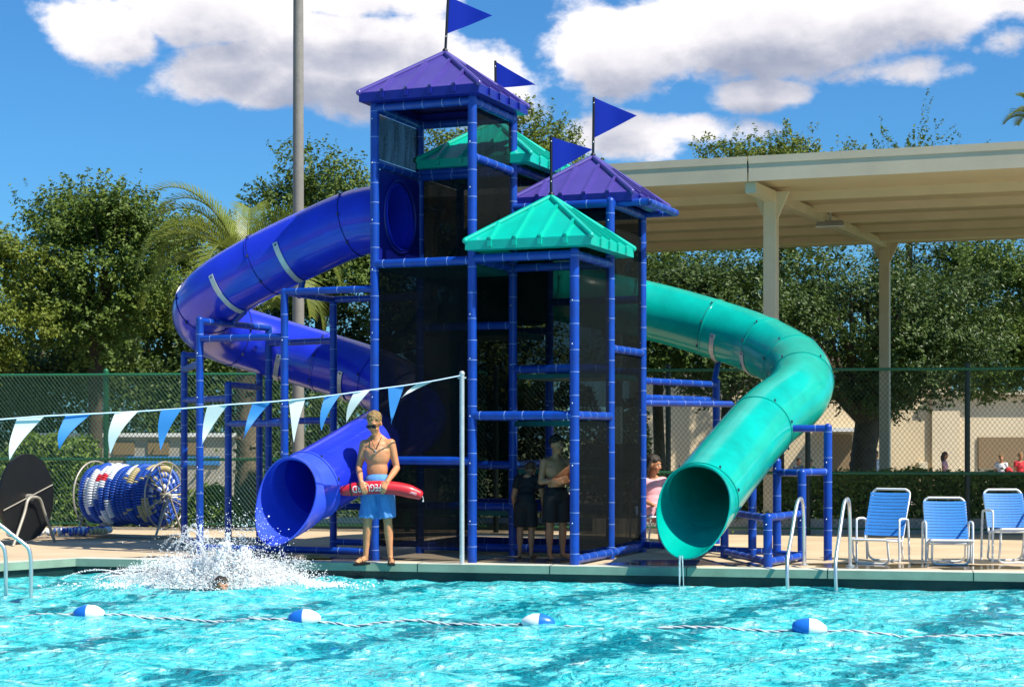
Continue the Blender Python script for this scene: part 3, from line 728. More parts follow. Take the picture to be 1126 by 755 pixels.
# platforms
for (i, j, z_) in ((-2, 0, 3.60), (-2, 1, 2.86), (-1, 1, 2.30), (-1, 0, 1.70), (-2, 1, .56), (-1, 1, 1.10), (-2, 1, 3.52 + .05)):
    mb = MB(); e = .04
    c4 = [G(i + e, j + e, z_), G(i + 1 - e, j + e, z_), G(i + 1 - e, j + 1 - e, z_), G(i + e, j + 1 - e, z_)]
    if (i, j) == (-1, 0): c4 = [c4[1], c4[2], c4[3], c4[3] + (c4[0] - c4[3]) * .02]
    lo = [p - Z * .06 for p in c4]; mb.add(c4 + lo, [(0, 1, 2, 3), (7, 6, 5, 4), (0, 4, 5, 1), (1, 5, 6, 2), (2, 6, 7, 3), (3, 7, 4, 0)])
    link_mesh('platform', mb, M['platform'], tower)
# nets: flat panels laced between posts
def net(a, b_, z0, z1, m, inset=.03, off=0):
    a, b_ = G(*a), G(*b_); d = (b_ - a).normalized(); n_ = Vector((d.y, -d.x, 0)) * off
    a = a + d * inset + n_; b_ = b_ - d * inset + n_
    mb = MB(); n = 10
    rs = random.Random(int(a.x * 100 + z0 * 10)); vs_ = []; fs = []
    for jj in range(n + 1):
        for ii in range(n + 1):
            u_, v_ = ii / n, jj / n; sag = .018 * math.sin(math.pi * u_) * math.sin(math.pi * v_) * rs.uniform(.4, 1.2)
            p = a.lerp(b_, u_) + Z * (z0 + (z1 - z0) * v_) + Vector((d.y, -d.x, 0)) * sag; vs_.append(p)
    for jj in range(n):
        for ii in range(n): fs.append((jj * (n + 1) + ii, jj * (n + 1) + ii + 1, (jj + 1) * (n + 1) + ii + 1, (jj + 1) * (n + 1) + ii))
    mb.add(vs_, fs, 0, True); link_mesh('net_panel', mb, m, tower)
net((-2, 0), (-1, 0), .18, 3.56, M['net_dense']); net((-2, 0), (-2, 1), .18, 3.56, M['net'])
net((-2, 0), (-2, 1), 4.92, 5.47, M['net_light']); net((-2, 1), (-1, 1), 3.66, 4.82, M['net_light'])
net((-1, 0), (-1, 1), 3.72, 5.47, M['net']); net((-2, 1), (-2, 2), .18, 4.85, M['net']); net((-2, 2), (-1, 2), .18, 2.8, M['net'])
net((-1, 1), (-1, 2), 3.0, 4.85, M['net']); net((-2, 1), (-1, 1), 1.2, 3.56, M['net'])
net((0, 0), (0, 1), .16, 3.58, M['net']); net((0, 1), (0, 2), .16, 4.34, M['net']); net((0, 0), (0, 1), .16, 1.42, M['net_dense'], off=-.012)
net((0, 1), (0, 2), .16, 1.42, M['net_dense'], off=-.012); net((-1, 2), (0, 2), 1.9, 4.30, M['net']); net((-1, 1), (0, 1), 2.4, 4.30, M['net'])
# entry panels with a round hole
def panel(a, b_, z0, z1, zc, m, r=.37):
    a, b_ = G(*a), G(*b_); d = (b_ - a).normalized(); n_ = Vector((d.y, -d.x, 0)); L = (b_ - a).length; mb = MB(); c = a.lerp(b_, .5) + Z * zc
    n = 48; rim = []; outer = []
    hw = L / 2 - .06
    for k in range(n):
        t_ = 2 * math.pi * k / n; ct, st = math.cos(t_), math.sin(t_)
        rim.append(c + d * ct * r + Z * st * r)
        q_ = min(hw / max(abs(ct), 1e-6), ((z1 - zc) if st > 0 else (zc - z0)) / max(abs(st), 1e-6)); outer.append(c + d * ct * q_ + Z * st * q_)
    for s_ in (.02, -.02):
        R_ = [p + n_ * s_ for p in rim]; O_ = [p + n_ * s_ for p in outer]
        mb.add(R_ + O_, [(k, (k + 1) % n, n + (k + 1) % n, n + k) if s_ > 0 else (k, n + k, n + (k + 1) % n, (k + 1) % n) for k in range(n)])
    ring = [c + d * math.cos(2 * math.pi * k / n) * (r + .05) + Z * math.sin(2 * math.pi * k / n) * (r + .05) for k in range(n + 1)]
    for s_ in (.03, -.03): mb.tube([p + n_ * s_ for p in ring], .022, 8, 0, False)
    link_mesh('entry_panel', mb, m, tower)
panel((-2, 0), (-2, 1), 3.68, 4.80, 4.27, M['panel_blue'], .40); panel((-2, 2), (-1, 2), 3.0, 4.4, 3.72, M['panel_green'], .36)

def roof(cx, cy, ez, rise, s_, m, me_, label, pole_h, flag, tilt=0.0):
    c = Vector((cx, cy, 0)); h = s_ / 2; mb = MB(); ap = c + Z * (ez + rise); eb = .11
    cor = [c + U * a * h + V * b_ * h for a, b_ in ((-1, -1), (1, -1), (1, 1), (-1, 1))]
    for i in range(4):
        a, b_ = cor[i], cor[(i + 1) % 4]; A_, B_ = a + Z * ez, b_ + Z * ez
        mb.add([A_, B_, ap], [(0, 1, 2)], 0)
        mb.add([A_, B_, ap], [(2, 1, 0)], 0) if False else None
        mb.quad(a + Z * (ez - eb), b_ + Z * (ez - eb), B_, A_, 1)
        # hips and standing ribs
        n_ = (B_ - A_).cross(ap - A_).normalized()
        if n_.z < 0: n_ = -n_
        def bar(p, q_, w, hh, mi):
            d = (q_ - p).normalized(); sd = d.cross(n_).normalized() * w
            lo = [p - sd, p + sd, q_ + sd, q_ - sd]; hi = [v + n_ * hh for v in lo]
            mb.add(lo + hi, [(4, 5, 6, 7), (0, 1, 5, 4), (1, 2, 6, 5), (2, 3, 7, 6), (3, 0, 4, 7), (0, 3, 2, 1)], mi)
        for f_ in (.2, .4, .6, .8):
            p = A_.lerp(B_, f_); ln = 1 - abs(f_ - .5) * 2; top = p + (ap - A_.lerp(B_, .5)) * (ln * .92)
            bar(p, top, .017, .036, 0)
            mb.box(p - Z * .045 + (p - c - Z * ez).normalized() * .0, (.05, .05, .07), 1, Matrix.Rotation(-PH, 3, 'Z'))
        mb.tube([A_ + Z * .005, ap + Z * .005], .034, 10, 0); mb.ball(A_, .036, 0)
        # inner soffit lip
        ia, ib = c + (a - c) * .86, c + (b_ - c) * .86
        mb.quad(a + Z * (ez - eb), b_ + Z * (ez - eb), ib + Z * (ez - eb - .012), ia + Z * (ez - eb - .012), 1)
        mb.quad(ia + Z * (ez - eb - .012), ib + Z * (ez - eb - .012), ib + Z * (ez - .02), ia + Z * (ez - .02), 1)
    ro = link_mesh('roof', mb, [m, me_], tower, c + Z * ez); ro['label'] = label
    if pole_h:
        top = ap + Vector((tilt, 0, pole_h)); pm = MB(); pm.tube([ap - Z * .05, top], .017, 10); pm.ball(ap + Z * .03, .035)
        for k in (0.25, .9): pm.ball(ap.lerp(top, k) + Vector((0, -.02, 0)), .01, 1, 6, 4)
        po = link_mesh('flagpole', pm, [M['black'], M['bolt']], ro, ap)
        fm = MB(); (y0, y1, tipx, tipy) = flag; n = 8
        A_ = ap.lerp(top, y1) + Vector((.016, 0, 0)); B_ = ap.lerp(top, y0) + Vector((.016, 0, 0)); T_ = ap + Vector((tipx, -.10, tipy))
        vs_ = []
        for k in range(n + 1):
            f_ = k / n; a = A_.lerp(T_, f_); b_ = B_.lerp(T_, f_); wv = Vector((0, .022 * math.sin(f_ * 5) * f_, 0)); vs_ += [a + wv, b_ + wv]
        fs = [(2 * k, 2 * k + 1, 2 * k + 3, 2 * k + 2) for k in range(n)]
        nv = len(vs_); fm.add(vs_, fs, 0, True); fm.add([v + Vector((0, .004, 0)) for v in vs_], [f_[::-1] for f_ in fs], 0, True)
        fo = link_mesh('flag', fm, M['flag'], ro)
    # supporting frame under the eaves
    return ro
roof(-.834, 21.30, 5.70, .58, 1.59, M['purple'], M['roof_blue'], 'highest purple roof', .82, (.30, .86, .59, .44), .045)
roof(-.21, 22.50, 5.07, .58, 1.59, M['roof_green'], M['roof_green'], 'green roof at the back', .80, (.55, .98, .52, .46), -.01)
roof(1.05, 22.15, 4.54, .58, 1.56, M['purple'], M['roof_blue'], 'lower purple roof on the right', .78, (.33, .99, .56, .52), .01)
roof(.476, 20.80, 3.84, .58, 1.59, M['roof_green'], M['roof_green'], 'green roof nearest the pool', .75, (.40, .97, .50, .56), .0)
# outrigger frame carrying the right purple roof and posts to its eaves
for a_, b_ in (((-.9, 1.1), (.35, 1.1)), ((.35, 1.1), (.35, 2.0)), ((.35, 2.0), (-.9, 2.0))): pipe(G(a_[0], a_[1], 4.41), G(b_[0], b_[1], 4.41), tower, 'beam', .045)
pipe(G(-1, 2, 4.95), G(-1, 2, 5.0), tower, 'post', .05, rings=False)

# ------------------------------------------------------------------ tube slides
def catmull(P, n=14):
    P = [Vector(p) for p in P]; out = []
    for i in range(len(P) - 1):
        p0 = P[i - 1] if i else P[0] * 2 - P[1]; p1, p2 = P[i], P[i + 1]; p3 = P[i + 2] if i + 2 < len(P) else P[-1] * 2 - P[-2]
        for k in range(n):
            t_ = k / n; out.append(.5 * ((2 * p1) + (p2 - p0) * t_ + (2 * p0 - 5 * p1 + 4 * p2 - p3) * t_ ** 2 + (3 * p1 - p0 - 3 * p2 + p3) * t_ ** 3))
    out.append(P[-1]); return out
def resample(P, step):
    L = [0]
    for a, b_ in zip(P, P[1:]): L.append(L[-1] + (b_ - a).length)
    n = int(L[-1] / step); out = []; j = 0
    for k in range(n + 1):
        s_ = L[-1] * k / n
        while j < len(L) - 2 and L[j + 1] < s_: j += 1
        out.append(P[j].lerp(P[j + 1], (s_ - L[j]) / max(1e-9, L[j + 1] - L[j])))
    return out


def smooth_pts(P, it=6):
    P = [p.copy() for p in P]
    for _ in range(it):
        Q = [p.copy() for p in P]
        for i in range(1, len(P) - 1): Q[i] = (P[i - 1] + P[i] * 2 + P[i + 1]) / 4
        P = Q
    return P
def slide(root, pts_, r, m, mouth_m, joints, brackets, lip=.5, lipdrop=.0, mouth_len=.30):
    P = smooth_pts(resample(catmull(pts_), .05), 6); N = len(P); n = 48
    def frame(i):
        T = (P[min(i + 1, N - 1)] - P[max(i - 1, 0)]).normalized(); up = (Z - T * Z.dot(T)).normalized(); return T, up, T.cross(up)
    mk = int(mouth_len / .05); cuts = sorted(set([0] + [int(j * (N - 1)) for j in joints] + [N - 1 - mk])); cuts.append(N - 1)
    for ci in range(len(cuts) - 1):
        i0, i1 = cuts[ci], cuts[ci + 1]; last = ci == len(cuts) - 2; mb = MB(); rings = []
        for lay in (0, 1):
            rr0 = r - .016 * lay; vs_ = []
            idxs = list(range(i0, i1 + 1)); ext = 10 if last else 0
            for i in idxs + [('e', e) for e in range(1, ext + 1)]:
                for k in range(n):
                    th = 2 * math.pi * k / n
                    if isinstance(i, int): T, up, sd = frame(i); C_ = P[i]; e = 0
                    else:
                        T, up, sd = frame(N - 1); e = i[1] / ext; low = (1 - math.cos(th)) / 2      # 0 at the crown, 1 at the floor
                        C_ = P[-1] + T * (.02 * e + lip * e * low ** 1.5) - up * 0
                    rq = rr0 + (.028 if (e and .0 < e <= 1) else 0) * (e ** .5)
                    p = C_ + up * math.cos(th) * rq + sd * math.sin(th) * rq
                    if e: p = p + up * (lipdrop * e * e * ((1 - math.cos(th)) / 2) ** 2)
                    vs_.append(p)
            nr = len(vs_) // n; fs = [(i * n + k, i * n + (k + 1) % n, (i + 1) * n + (k + 1) % n, (i + 1) * n + k) for i in range(nr - 1) for k in range(n)]
            if lay: fs = [f_[::-1] for f_ in fs]
            mb.add(vs_, fs, 0, True); rings.append(vs_)
        for endi, fl in ((slice(0, n), 0), (slice(-n, None), 1)):
            a, b_ = rings[0][endi], rings[1][endi]; mb.add(a + b_, [(k, (k + 1) % n, n + (k + 1) % n, n + k) for k in range(n)], 0)
        # joint flange: a thin raised collar with a dark groove
        T, up, sd = frame(i0); c = P[i0]
        if ci: mb.tube([c - T * .003, c + T * .003], r + .004, n, 1, False, up); mb.tube([c + T * .007, c + T * .030], r + .010, n, 0, False, up); mb.tube([c + T * .030, c + T * .0305], [r + .010, r - .002], n, 0, False, up)
        if ci:
            for a_ in (35, 80, 130, -35, -80, -130): mb.box(c + up * math.cos(R(a_)) * (r + .016) + sd * math.sin(R(a_)) * (r + .016), (.02, .02, .035), 1)
        link_mesh('exit_section' if last else 'tube_section', mb, [mouth_m if last else m, M['seam']], root, P[i0])
    # saddle straps that carry the tube on its frame
    for (f_, a0, a1, foot) in brackets:
        i = int(f_ * (N - 1)); T, up, sd = frame(i); mb = MB(); m_ = 18; rb = r + .012
        vs_ = []
        for k in range(m_ + 1):
            th = R(a0 + (a1 - a0) * k / m_)
            for w, q_ in ((-.035, rb), (.035, rb), (.035, rb + .006), (-.035, rb + .006)):
                vs_.append(P[i] + T * w + up * math.cos(th) * q_ + sd * math.sin(th) * q_)
        fs = [(4 * k + a, 4 * k + (a + 1) % 4, 4 * k + 4 + (a + 1) % 4, 4 * k + 4 + a) for k in range(m_) for a in range(4)]
        mb.add(vs_, fs, 0); mb.ball((Vector(vs_[2]) + Vector(vs_[3])) / 2 + (Vector(vs_[6]) - Vector(vs_[2])) * .8, .014, 1, 6, 4)
        link_mesh('saddle_strap', mb, [M['galv'], M['seam']], root)
        if foot:
            bott = P[i] - up * (r + .01); pipe(bott, Vector(foot), root, 'strut', .04, rings=False)
    return P


bl_pts = [(-1.40, 21.54, 4.27), (-1.95, 21.74, 4.23), (-2.60, 22.00, 4.00), (-3.30, 22.25, 3.70), (-3.88, 22.55, 3.40), (-4.15, 23.0, 3.16), (-4.05, 23.6, 2.98), (-3.62, 23.95, 2.84),
          (-2.98, 24.0, 2.65), (-2.1, 23.75, 2.38), (-1.50, 23.2, 2.12), (-1.22, 22.45, 1.86), (-1.42, 21.65, 1.60), (-1.95, 20.88, 1.22), (-2.50, 20.05, .86)]
blue = thing('tube_slide', (-2.55, 20.3, 0), 'blue enclosed spiral slide curling down at the left of the tower', 'water slide')
Pb = slide(blue, bl_pts, .42, M['blue_plastic'], M['blue_mouth'], [.06, .185, .29, .40, .52, .61, .70, .80], [(.150, -80, -180, (-2.75, 22.1, 3.33)), (.235, -80, -180, (-3.72, 22.6, 2.99)), (.47, 100, 180, None), (.57, 90, 180, None)], lip=.62, lipdrop=.03, mouth_len=.30)
gr_pts = [(-.104, 23.12, 3.72), (.14, 23.75, 3.68), (.45, 24.4, 3.62), (.98, 24.80, 3.54), (1.97, 24.85, 3.34), (2.86, 24.5, 3.06), (3.50, 24.0, 2.78), (3.86, 23.2, 2.44), (3.72, 22.25, 2.07), (3.12, 21.3, 1.66), (2.16, 19.52, .80)]
green = thing('tube_slide', (2.2, 20.0, 0), 'green enclosed slide bending down to the pool at the right of the tower', 'water slide')
Pg = slide(green, gr_pts, .42, M['green_plastic'], M['green_plastic'], [.10, .28, .40, .485, .56, .63, .80], [(.425, 95, 185, (2.86, 24.2, 2.27)), (.49, 100, 185, None), (.66, 60, 185, None), (.86, 60, 185, None)], lip=.68, lipdrop=.03, mouth_len=.10)

# blue slide frame
def bp_(*a, **k): return pipe(*a, blue, **k)
A3, A4 = G(-2.97, 0), G(-2.97, 1); Aq = Vector((-4.0, 21.9, 0)); Bq = Vector((-3.33, 23.4, 0)); Cq = Vector((-4.62, 24.1, 0)); Dq = Vector((-3.56, 24.1, 0)); Eq = Vector((-3.80, 22.9, 0)); Hq = Vector((-2.2, 23.1, 0))
for p, z_ in ((A3, 3.32), (A4, 3.32), (Aq, 3.00), (Bq, 2.97), (Cq, 2.66), (Dq, 2.5), (Eq, 2.20), (G(-2.5, .9), 1.6)): pipe(p, p + Z * z_, blue, 'post', .048)
for p, q_, z_ in ((A3, G(-2, 0), 3.32), (A4, G(-2, 1), 3.32), (A3, A4, 3.32), (Aq, Bq, 2.99), (Aq, A3, 2.76), (Bq, A4, 2.78), (Cq, Dq, 2.65), (Cq, Aq, 2.45), (Eq, Dq, 2.2), (Cq, Eq, 2.02),
                  (Eq, A3, 1.68), (Bq, A4, 1.72), (A3, A4, .75), (A3, G(-2, 0), .10), (A4, G(-2, 1), .12), (G(-2.97, 0), G(-2, 1), .62), (Aq, A3, .09), (Cq, Aq, .09), (Bq, Dq, 1.9)):
    pipe(p + Z * z_, q_ + Z * z_, blue, 'beam', .043)
# green slide frame
P1, P2, P3, P4, P5, P6, P7 = (Vector(p) for p in ((2.95, 19.72, 0), (3.51, 20.7, 0), (3.87, 20.95, 0), (3.27, 21.1, 0), (2.98, 21.2, 0), (2.66, 21.4, 0), (2.88, 24.1, 0)))
for p, z_ in ((P1, .58), (P2, 1.07), (P3, 1.62), (P4, 1.2), (P5, .98), (P6, 1.05), (P7, 2.28)): pipe(p, p + Z * z_, green, 'post', .052)
T2 = G(0, 2)
for p, q_, z_ in ((P1, P6 + (P1 - P6) * .15, .57), (P1, P2, .58), (P4, P2, 1.07), (P2, P3, 1.08), (P5, P3, 1.61), (T2, P7, 2.24), (T2, P7 + Vector((.1, -.8, 0)), 1.95), (T2, P7 + Vector((0, .0, 0)), 2.02),
                  (P6, P5, .98), (P1, P6, .07), (P6, P4, .09), (P1, P2, .07), (P2, P4, .07), (G(0, 2), P6, .10), (G(0, 2), P7, .07)):
    pipe(p + Z * z_, q_ + Z * z_, green, 'beam', .043)
pipe(P5 + Z * .95, Vector((2.9, 21.0, 1.18)), green, 'strut', .04, rings=False); pipe(P3 + Z * 1.6, Vector((3.55, 21.9, 1.62)), green, 'strut', .04, rings=False)
# trickle from the green lip
rs = random.Random(4); mb = MB(); tip = Pg[-1] + (Pg[-1] - Pg[-3]).normalized() * .66 - Z * .37
for k in range(4):
    x_ = tip.x + rs.uniform(-.02, .02); mb.tube([Vector((x_, tip.y - .01, tip.z + .02)), Vector((x_ + rs.uniform(-.01, .01), tip.y - .05, (tip.z + WZ) / 2)), Vector((x_ + rs.uniform(-.02, .02), tip.y - .07, WZ - .01))], [.008, .006, .004], 6)
wd = mat('running water', (.8, .95, .97), .1, trans=.4); wdb = wd.node_tree.nodes['Principled BSDF']; wdb.inputs['Transmission Weight'].default_value = .5; wdb.inputs['IOR'].default_value = 1.33
o = link_mesh('water_trickle', mb, wd); o['kind'] = 'stuff'; tag(o, 'thin trickle of water falling off the green slide lip', 'water')

# ------------------------------------------------------------------ people
def remesh(name, mb, mats, vox, parent=None, smooth=4, fac=.5):
    me = bpy.data.meshes.new(name + '_t'); me.from_pydata([tuple(p) for p in mb.v], [], mb.f)
    o = bpy.data.objects.new(name + '_t', me); sc.collection.objects.link(o)
    m = o.modifiers.new('r', 'REMESH'); m.mode = 'VOXEL'; m.voxel_size = vox; m.use_smooth_shade = True
    if smooth: m = o.modifiers.new('s', 'SMOOTH'); m.iterations = smooth; m.factor = fac
    dg = bpy.context.evaluated_depsgraph_get(); dg.update()
    me2 = bpy.data.meshes.new_from_object(o.evaluated_get(dg)); me2.name = name
    bpy.data.objects.remove(o, do_unlink=True); bpy.data.meshes.remove(me)
    me2.materials.clear()
    for mm in (mats if isinstance(mats, (list, tuple)) else [mats]): me2.materials.append(mm)
    for p in me2.polygons: p.use_smooth = True
    o2 = bpy.data.objects.new(name, me2); sc.collection.objects.link(o2)
    if parent is not None: o2.parent = parent
    return o2
def limb(mb, pts_, rs_, sq=1.0):
    """chain of tapered capsules"""
    pts_ = [Vector(p) for p in pts_]
    for i in range(len(pts_) - 1):
        a, b_ = pts_[i], pts_[i + 1]; n = 6
        mb.tube([a.lerp(b_, k / n) for k in range(n + 1)], [rs_[i] + (rs_[i + 1] - rs_[i]) * k / n for k in range(n + 1)], 14)
    for p, r_ in zip(pts_, rs_): mb.ball(p, r_, 0, 14, 10)


def person(label, loc, h, rz, J, skin, hair, clothes, vox=.016, longhair=False, group=None, lean=0, face=True):
    """J: joint positions for a 1.8 m figure facing -Y; clothes: list of (name, material, kind)"""
    root = thing('person', loc, label, 'person', group); root.rotation_euler = (lean, 0, rz); k = h / 1.8; root.scale = (k, k, k)
    g = {k_: Vector(v) for k_, v in J.items()}
    mb = MB()
    pel, ch, nk, hd = g['pelvis'], g['chest'], g['neck'], g['head']
    mid = pel.lerp(ch, .48)
    def ell(c, r_, rot=None): mb.ball(c, r_, 0, 20, 14, rot)
    ell(pel, (.155, .105, .12)); ell(mid + Vector((0, 0, 0)), (.138, .095, .15)); ell(ch, (.172, .112, .17)); ell(ch + Vector((0, 0, .10)), (.165, .085, .09))
    for s_ in (-1, 1): ell(ch + Vector((s_ * .078, -.030, .040)), (.085, .060, .060))
    ell(ch + Vector((0, -.035, -.02)), (.13, .075, .12))
    for s_ in (-1, 1): limb(mb, [nk + Vector((s_ * .02, .015, .0)), g['sh_l' if s_ < 0 else 'sh_r'].lerp(nk, .35) + Vector((0, .01, -.005))], [.045, .040])
    limb(mb, [ch + Vector((0, .01, .15)), nk, hd + Vector((0, .02, -.05))], [.075, .058, .055])
    for s_ in 'lr':
        sg = -1 if s_ == 'l' else 1
        sh, eb, wr = g['sh_' + s_], g['el_' + s_], g['wr_' + s_]
        limb(mb, [ch + Vector((sg * .06, .01, .12)), sh], [.065, .062]); limb(mb, [sh, sh.lerp(eb, .45), eb], [.062, .052, .041])
        limb(mb, [eb, eb.lerp(wr, .35), wr], [.042, .043, .028])
        hp_, kn, an = g['hip_' + s_], g['kn_' + s_], g['an_' + s_]
        limb(mb, [hp_, hp_.lerp(kn, .4), kn], [.098, .086, .058]); limb(mb, [kn, kn.lerp(an, .33) + Vector((0, .012, 0)), kn.lerp(an, .8), an], [.056, .060, .038, .036])
        fd = g.get('ft_' + s_, an + Vector((sg * .04, -.17, -.055)))
        limb(mb, [an + Vector((0, .03, -.035)), an.lerp(fd, .6) + Vector((0, 0, -.012)), fd], [.034, .036, .024])
        for t_ in range(5):
            q_ = fd + Vector((sg * (.028 - .014 * t_) * -1, -.012 + .004 * t_, -.008)); mb.ball(q_, (.011, .018, .010))
        # hand: palm, four fingers, thumb
        pd = (g['hd_' + s_] - wr); pl = pd.normalized(); side = g.get('hs_' + s_, Vector((sg, 0, 0))).normalized(); side = (side - pl * side.dot(pl)).normalized(); nrm = pl.cross(side)
        curl = g.get('cu_' + s_, Vector((0, .4, 0))).y
        if nrm.dot(g.get('pn_' + s_, Vector((0, 1, 0)))) < 0: nrm = -nrm
        pc = wr + pl * .05
        for q_ in (-.026, 0, .026): limb(mb, [wr + side * q_ * .6, wr + pl * .09 + side * q_], [.019, .016])
        for fi, (q_, fl) in enumerate(((-.033, .068), (-.011, .08), (.011, .076), (.033, .058))):
            a = wr + pl * .09 + side * q_; d1_ = (pl + nrm * curl).normalized(); d2_ = (pl * (1 - curl) + nrm * curl * 1.6).normalized()
            b1 = a + d1_ * fl * .55; limb(mb, [a, b1, b1 + d2_ * fl * .5], [.0105, .0095, .008])
        tb = wr + pl * .025 - side * .03 * (1) * (g.get('th_' + s_, Vector((1, 0, 0))).x)
        td = (pl * .7 - side * g.get('th_' + s_, Vector((1, 0, 0))).x * .8 + nrm * .25).normalized(); limb(mb, [tb, tb + td * .035, tb + td * .035 + (td + pl * .5).normalized() * .03], [.014, .0115, .009])
    # head
    yaw, pit = g.get('look', Vector((0, 0, 0))).x, g.get('look', Vector((0, 0, 0))).y
    Rm = Matrix.Rotation(yaw, 3, 'Z') @ Matrix.Rotation(pit, 3, 'X') @ Matrix.Scale(1.13, 3)
    def H_(p): return hd + Rm @ Vector(p)
    mb.ball(H_((0, .01, .03)), (.076, .095, .092), 0, 20, 14, Rm); mb.ball(H_((0, -.022, -.030)), (.058, .066, .080), 0, 18, 12, Rm)
    mb.ball(H_((0, -.070, -.088)), (.026, .022, .022)); mb.ball(H_((0, -.092, -.012)), (.012, .016, .024), 0, 10, 8, Rm); mb.ball(H_((0, -.104, -.026)), (.014, .012, .010), 0, 10, 8, Rm)
    for s_ in (-1, 1):
        mb.ball(H_((s_ * .077, .012, -.005)), (.012, .022, .032), 0, 10, 8, Rm); mb.ball(H_((s_ * .04, -.062, -.03)), (.024, .022, .022)); mb.ball(H_((s_ * .032, -.078, .032)), (.03, .012, .010))
    remesh('body', mb, skin, vox, root, 6 if vox < .01 else 3)
    if face:
        m2 = MB(); m2.ball(H_((0, -.086, -.056)), (.024, .008, .006), 0, 10, 6, Rm); o_ = link_mesh('mouth', m2, M['lips'], root, local=True)
        if not J.get('glasses'):
            for s_ in (-1, 1):
                m2 = MB(); m2.ball(H_((s_ * .03, -.080, .008)), (.013, .010, .007), 0, 10, 6, Rm); m2.ball(H_((s_ * .03, -.0885, .008)), (.005, .004, .005), 1, 8, 6, Rm)
                link_mesh('eye', m2, [M['white'], M['black']], root, local=True)
    # hair: tufts over a cap
    hb = MB(); rs = random.Random(int(h * 1000))
    hb.ball(H_((0, .022, .045)), (.083, .098, .088), 0, 20, 14, Rm)
    for _ in range(90):
        th = rs.uniform(0, 6.28); ph = rs.uniform(0, 1.45) ; d_ = Vector((math.sin(ph) * math.cos(th), math.sin(ph) * math.sin(th), math.cos(ph)))
        p_ = Vector((d_.x * .082, d_.y * .096 + .018, d_.z * .085 + .045))
        if p_.y < -.05 and p_.z < .055: continue
        hb.ball(H_(p_), (rs.uniform(.010, .02), rs.uniform(.012, .024), rs.uniform(.008, .016)), 0, 8, 6)
    if longhair:
        limb(hb, [H_((0, .07, .03)), H_((0, .10, -.05)), H_((0, .085, -.17)), H_((0, .075, -.26))], [.06, .07, .065, .035])
        for s_ in (-1, 1): limb(hb, [H_((s_ * .07, .03, .03)), H_((s_ * .082, .045, -.08)), H_((s_ * .07, .05, -.18))], [.03, .035, .02])
    remesh('hair', hb, hair, .009 if vox < .012 else .014, root, 1)
    for (nm, m_, kind) in clothes:
        cb = MB()
        if kind == 'shorts':
            cb.ball(pel + Vector((0, 0, .02)), (.172, .128, .110), 0, 20, 12); cb.ball(pel + Vector((0, 0, -.07)), (.165, .128, .09), 0, 20, 12)
            for s_ in 'lr':
                hp_, kn = g['hip_' + s_], g['kn_' + s_]; e_ = hp_.lerp(kn, .90)
                cb.tube([hp_ + Vector((0, 0, .03)), hp_.lerp(kn, .4), e_], [.112, .114, .118], 24)
        elif kind == 'shirt' or kind == 'dress':
            cb.ball(pel + Vector((0, 0, .06)), (.168, .12, .13), 0, 20, 12); cb.ball(mid, (.155, .112, .17), 0, 20, 12); cb.ball(ch, (.182, .124, .175), 0, 20, 12); cb.ball(ch + Vector((0, 0, .10)), (.178, .098, .085), 0, 20, 12)
            for s_ in 'lr':
                sh, eb = g['sh_' + s_], g['el_' + s_]; limb(cb, [ch + Vector(((-1 if s_ == 'l' else 1) * .06, 0, .12)), sh], [.072, .074]); cb.tube([sh, sh.lerp(eb, .55)], [.072, .068], 16)
            if kind == 'dress':
                for s_ in 'lr': cb.tube([g['hip_' + s_], g['hip_' + s_].lerp(g['kn_' + s_], .6)], [.115, .13], 18)
        o_ = remesh(nm, cb, m_, .011 if vox < .012 else .016, root, 2)
        if kind == 'shorts' and vox < .012:      # folds
            for v in o_.data.vertices:
                c_ = v.co; w_ = .006 * math.sin(c_.x * 75 + c_.z * 22) * min(1, max(0, (pel.z + .05 - c_.z) / .25)); v.co = c_ + v.normal * w_
    return root, H_, Rm, g


M['lips'] = mat('lips', (.42, .13, .10), .5)
STAND = dict(pelvis=(0, 0, .96), chest=(0, -.0, 1.28), neck=(0, .01, 1.49), head=(0, -.015, 1.665), sh_l=(-.185, .01, 1.42), sh_r=(.185, .01, 1.42), el_l=(-.225, .03, 1.12), el_r=(.225, .03, 1.12),
             wr_l=(-.225, -.05, .87), wr_r=(.225, -.05, .87), hd_l=(-.225, -.07, .78), hd_r=(.225, -.07, .78), hip_l=(-.09, 0, .92), hip_r=(.09, 0, .92), kn_l=(-.10, -.01, .50), kn_r=(.10, -.01, .50), an_l=(-.10, .02, .09), an_r=(.10, .02, .09))
lg_loc = Vector((PX(415, 20.15), 20.15, .02))
LJ = dict(STAND, pelvis=(0, .0, .95), head=(-.035, -.035, 1.640), neck=(-.015, .005, 1.50), look=(-.35, .42, 0), glasses=1, chest=(-.005, 0, 1.275),
          sh_l=(-.172, .01, 1.395), sh_r=(.175, .01, 1.405), el_l=(-.245, .03, 1.12), el_r=(.25, .02, 1.12), wr_l=(-.190, -.215, .965), wr_r=(.145, -.215, .965), hd_l=(-.150, -.25, .88), hd_r=(.095, -.25, .88),
          hs_l=(1, 0, .35), hs_r=(-1, 0, .35), th_l=(-1, 0, 0), th_r=(-1, 0, 0), cu_l=(0, .5, 0), cu_r=(0, .5, 0), pn_l=(0, 1, 0), pn_r=(0, 1, 0),
          hip_l=(-.09, 0, .92), hip_r=(.095, 0, .92), kn_l=(-.125, -.01, .49), kn_r=(.135, -.01, .49), an_l=(-.155, .02, .085), an_r=(.165, .02, .085), ft_l=(-.25, -.14, .028), ft_r=(.20, -.16, .028))
LJ['glasses'] = (0, 0, 0)
_g = LJ.pop('glasses'); LJ['glasses'] = (1, 0, 0)
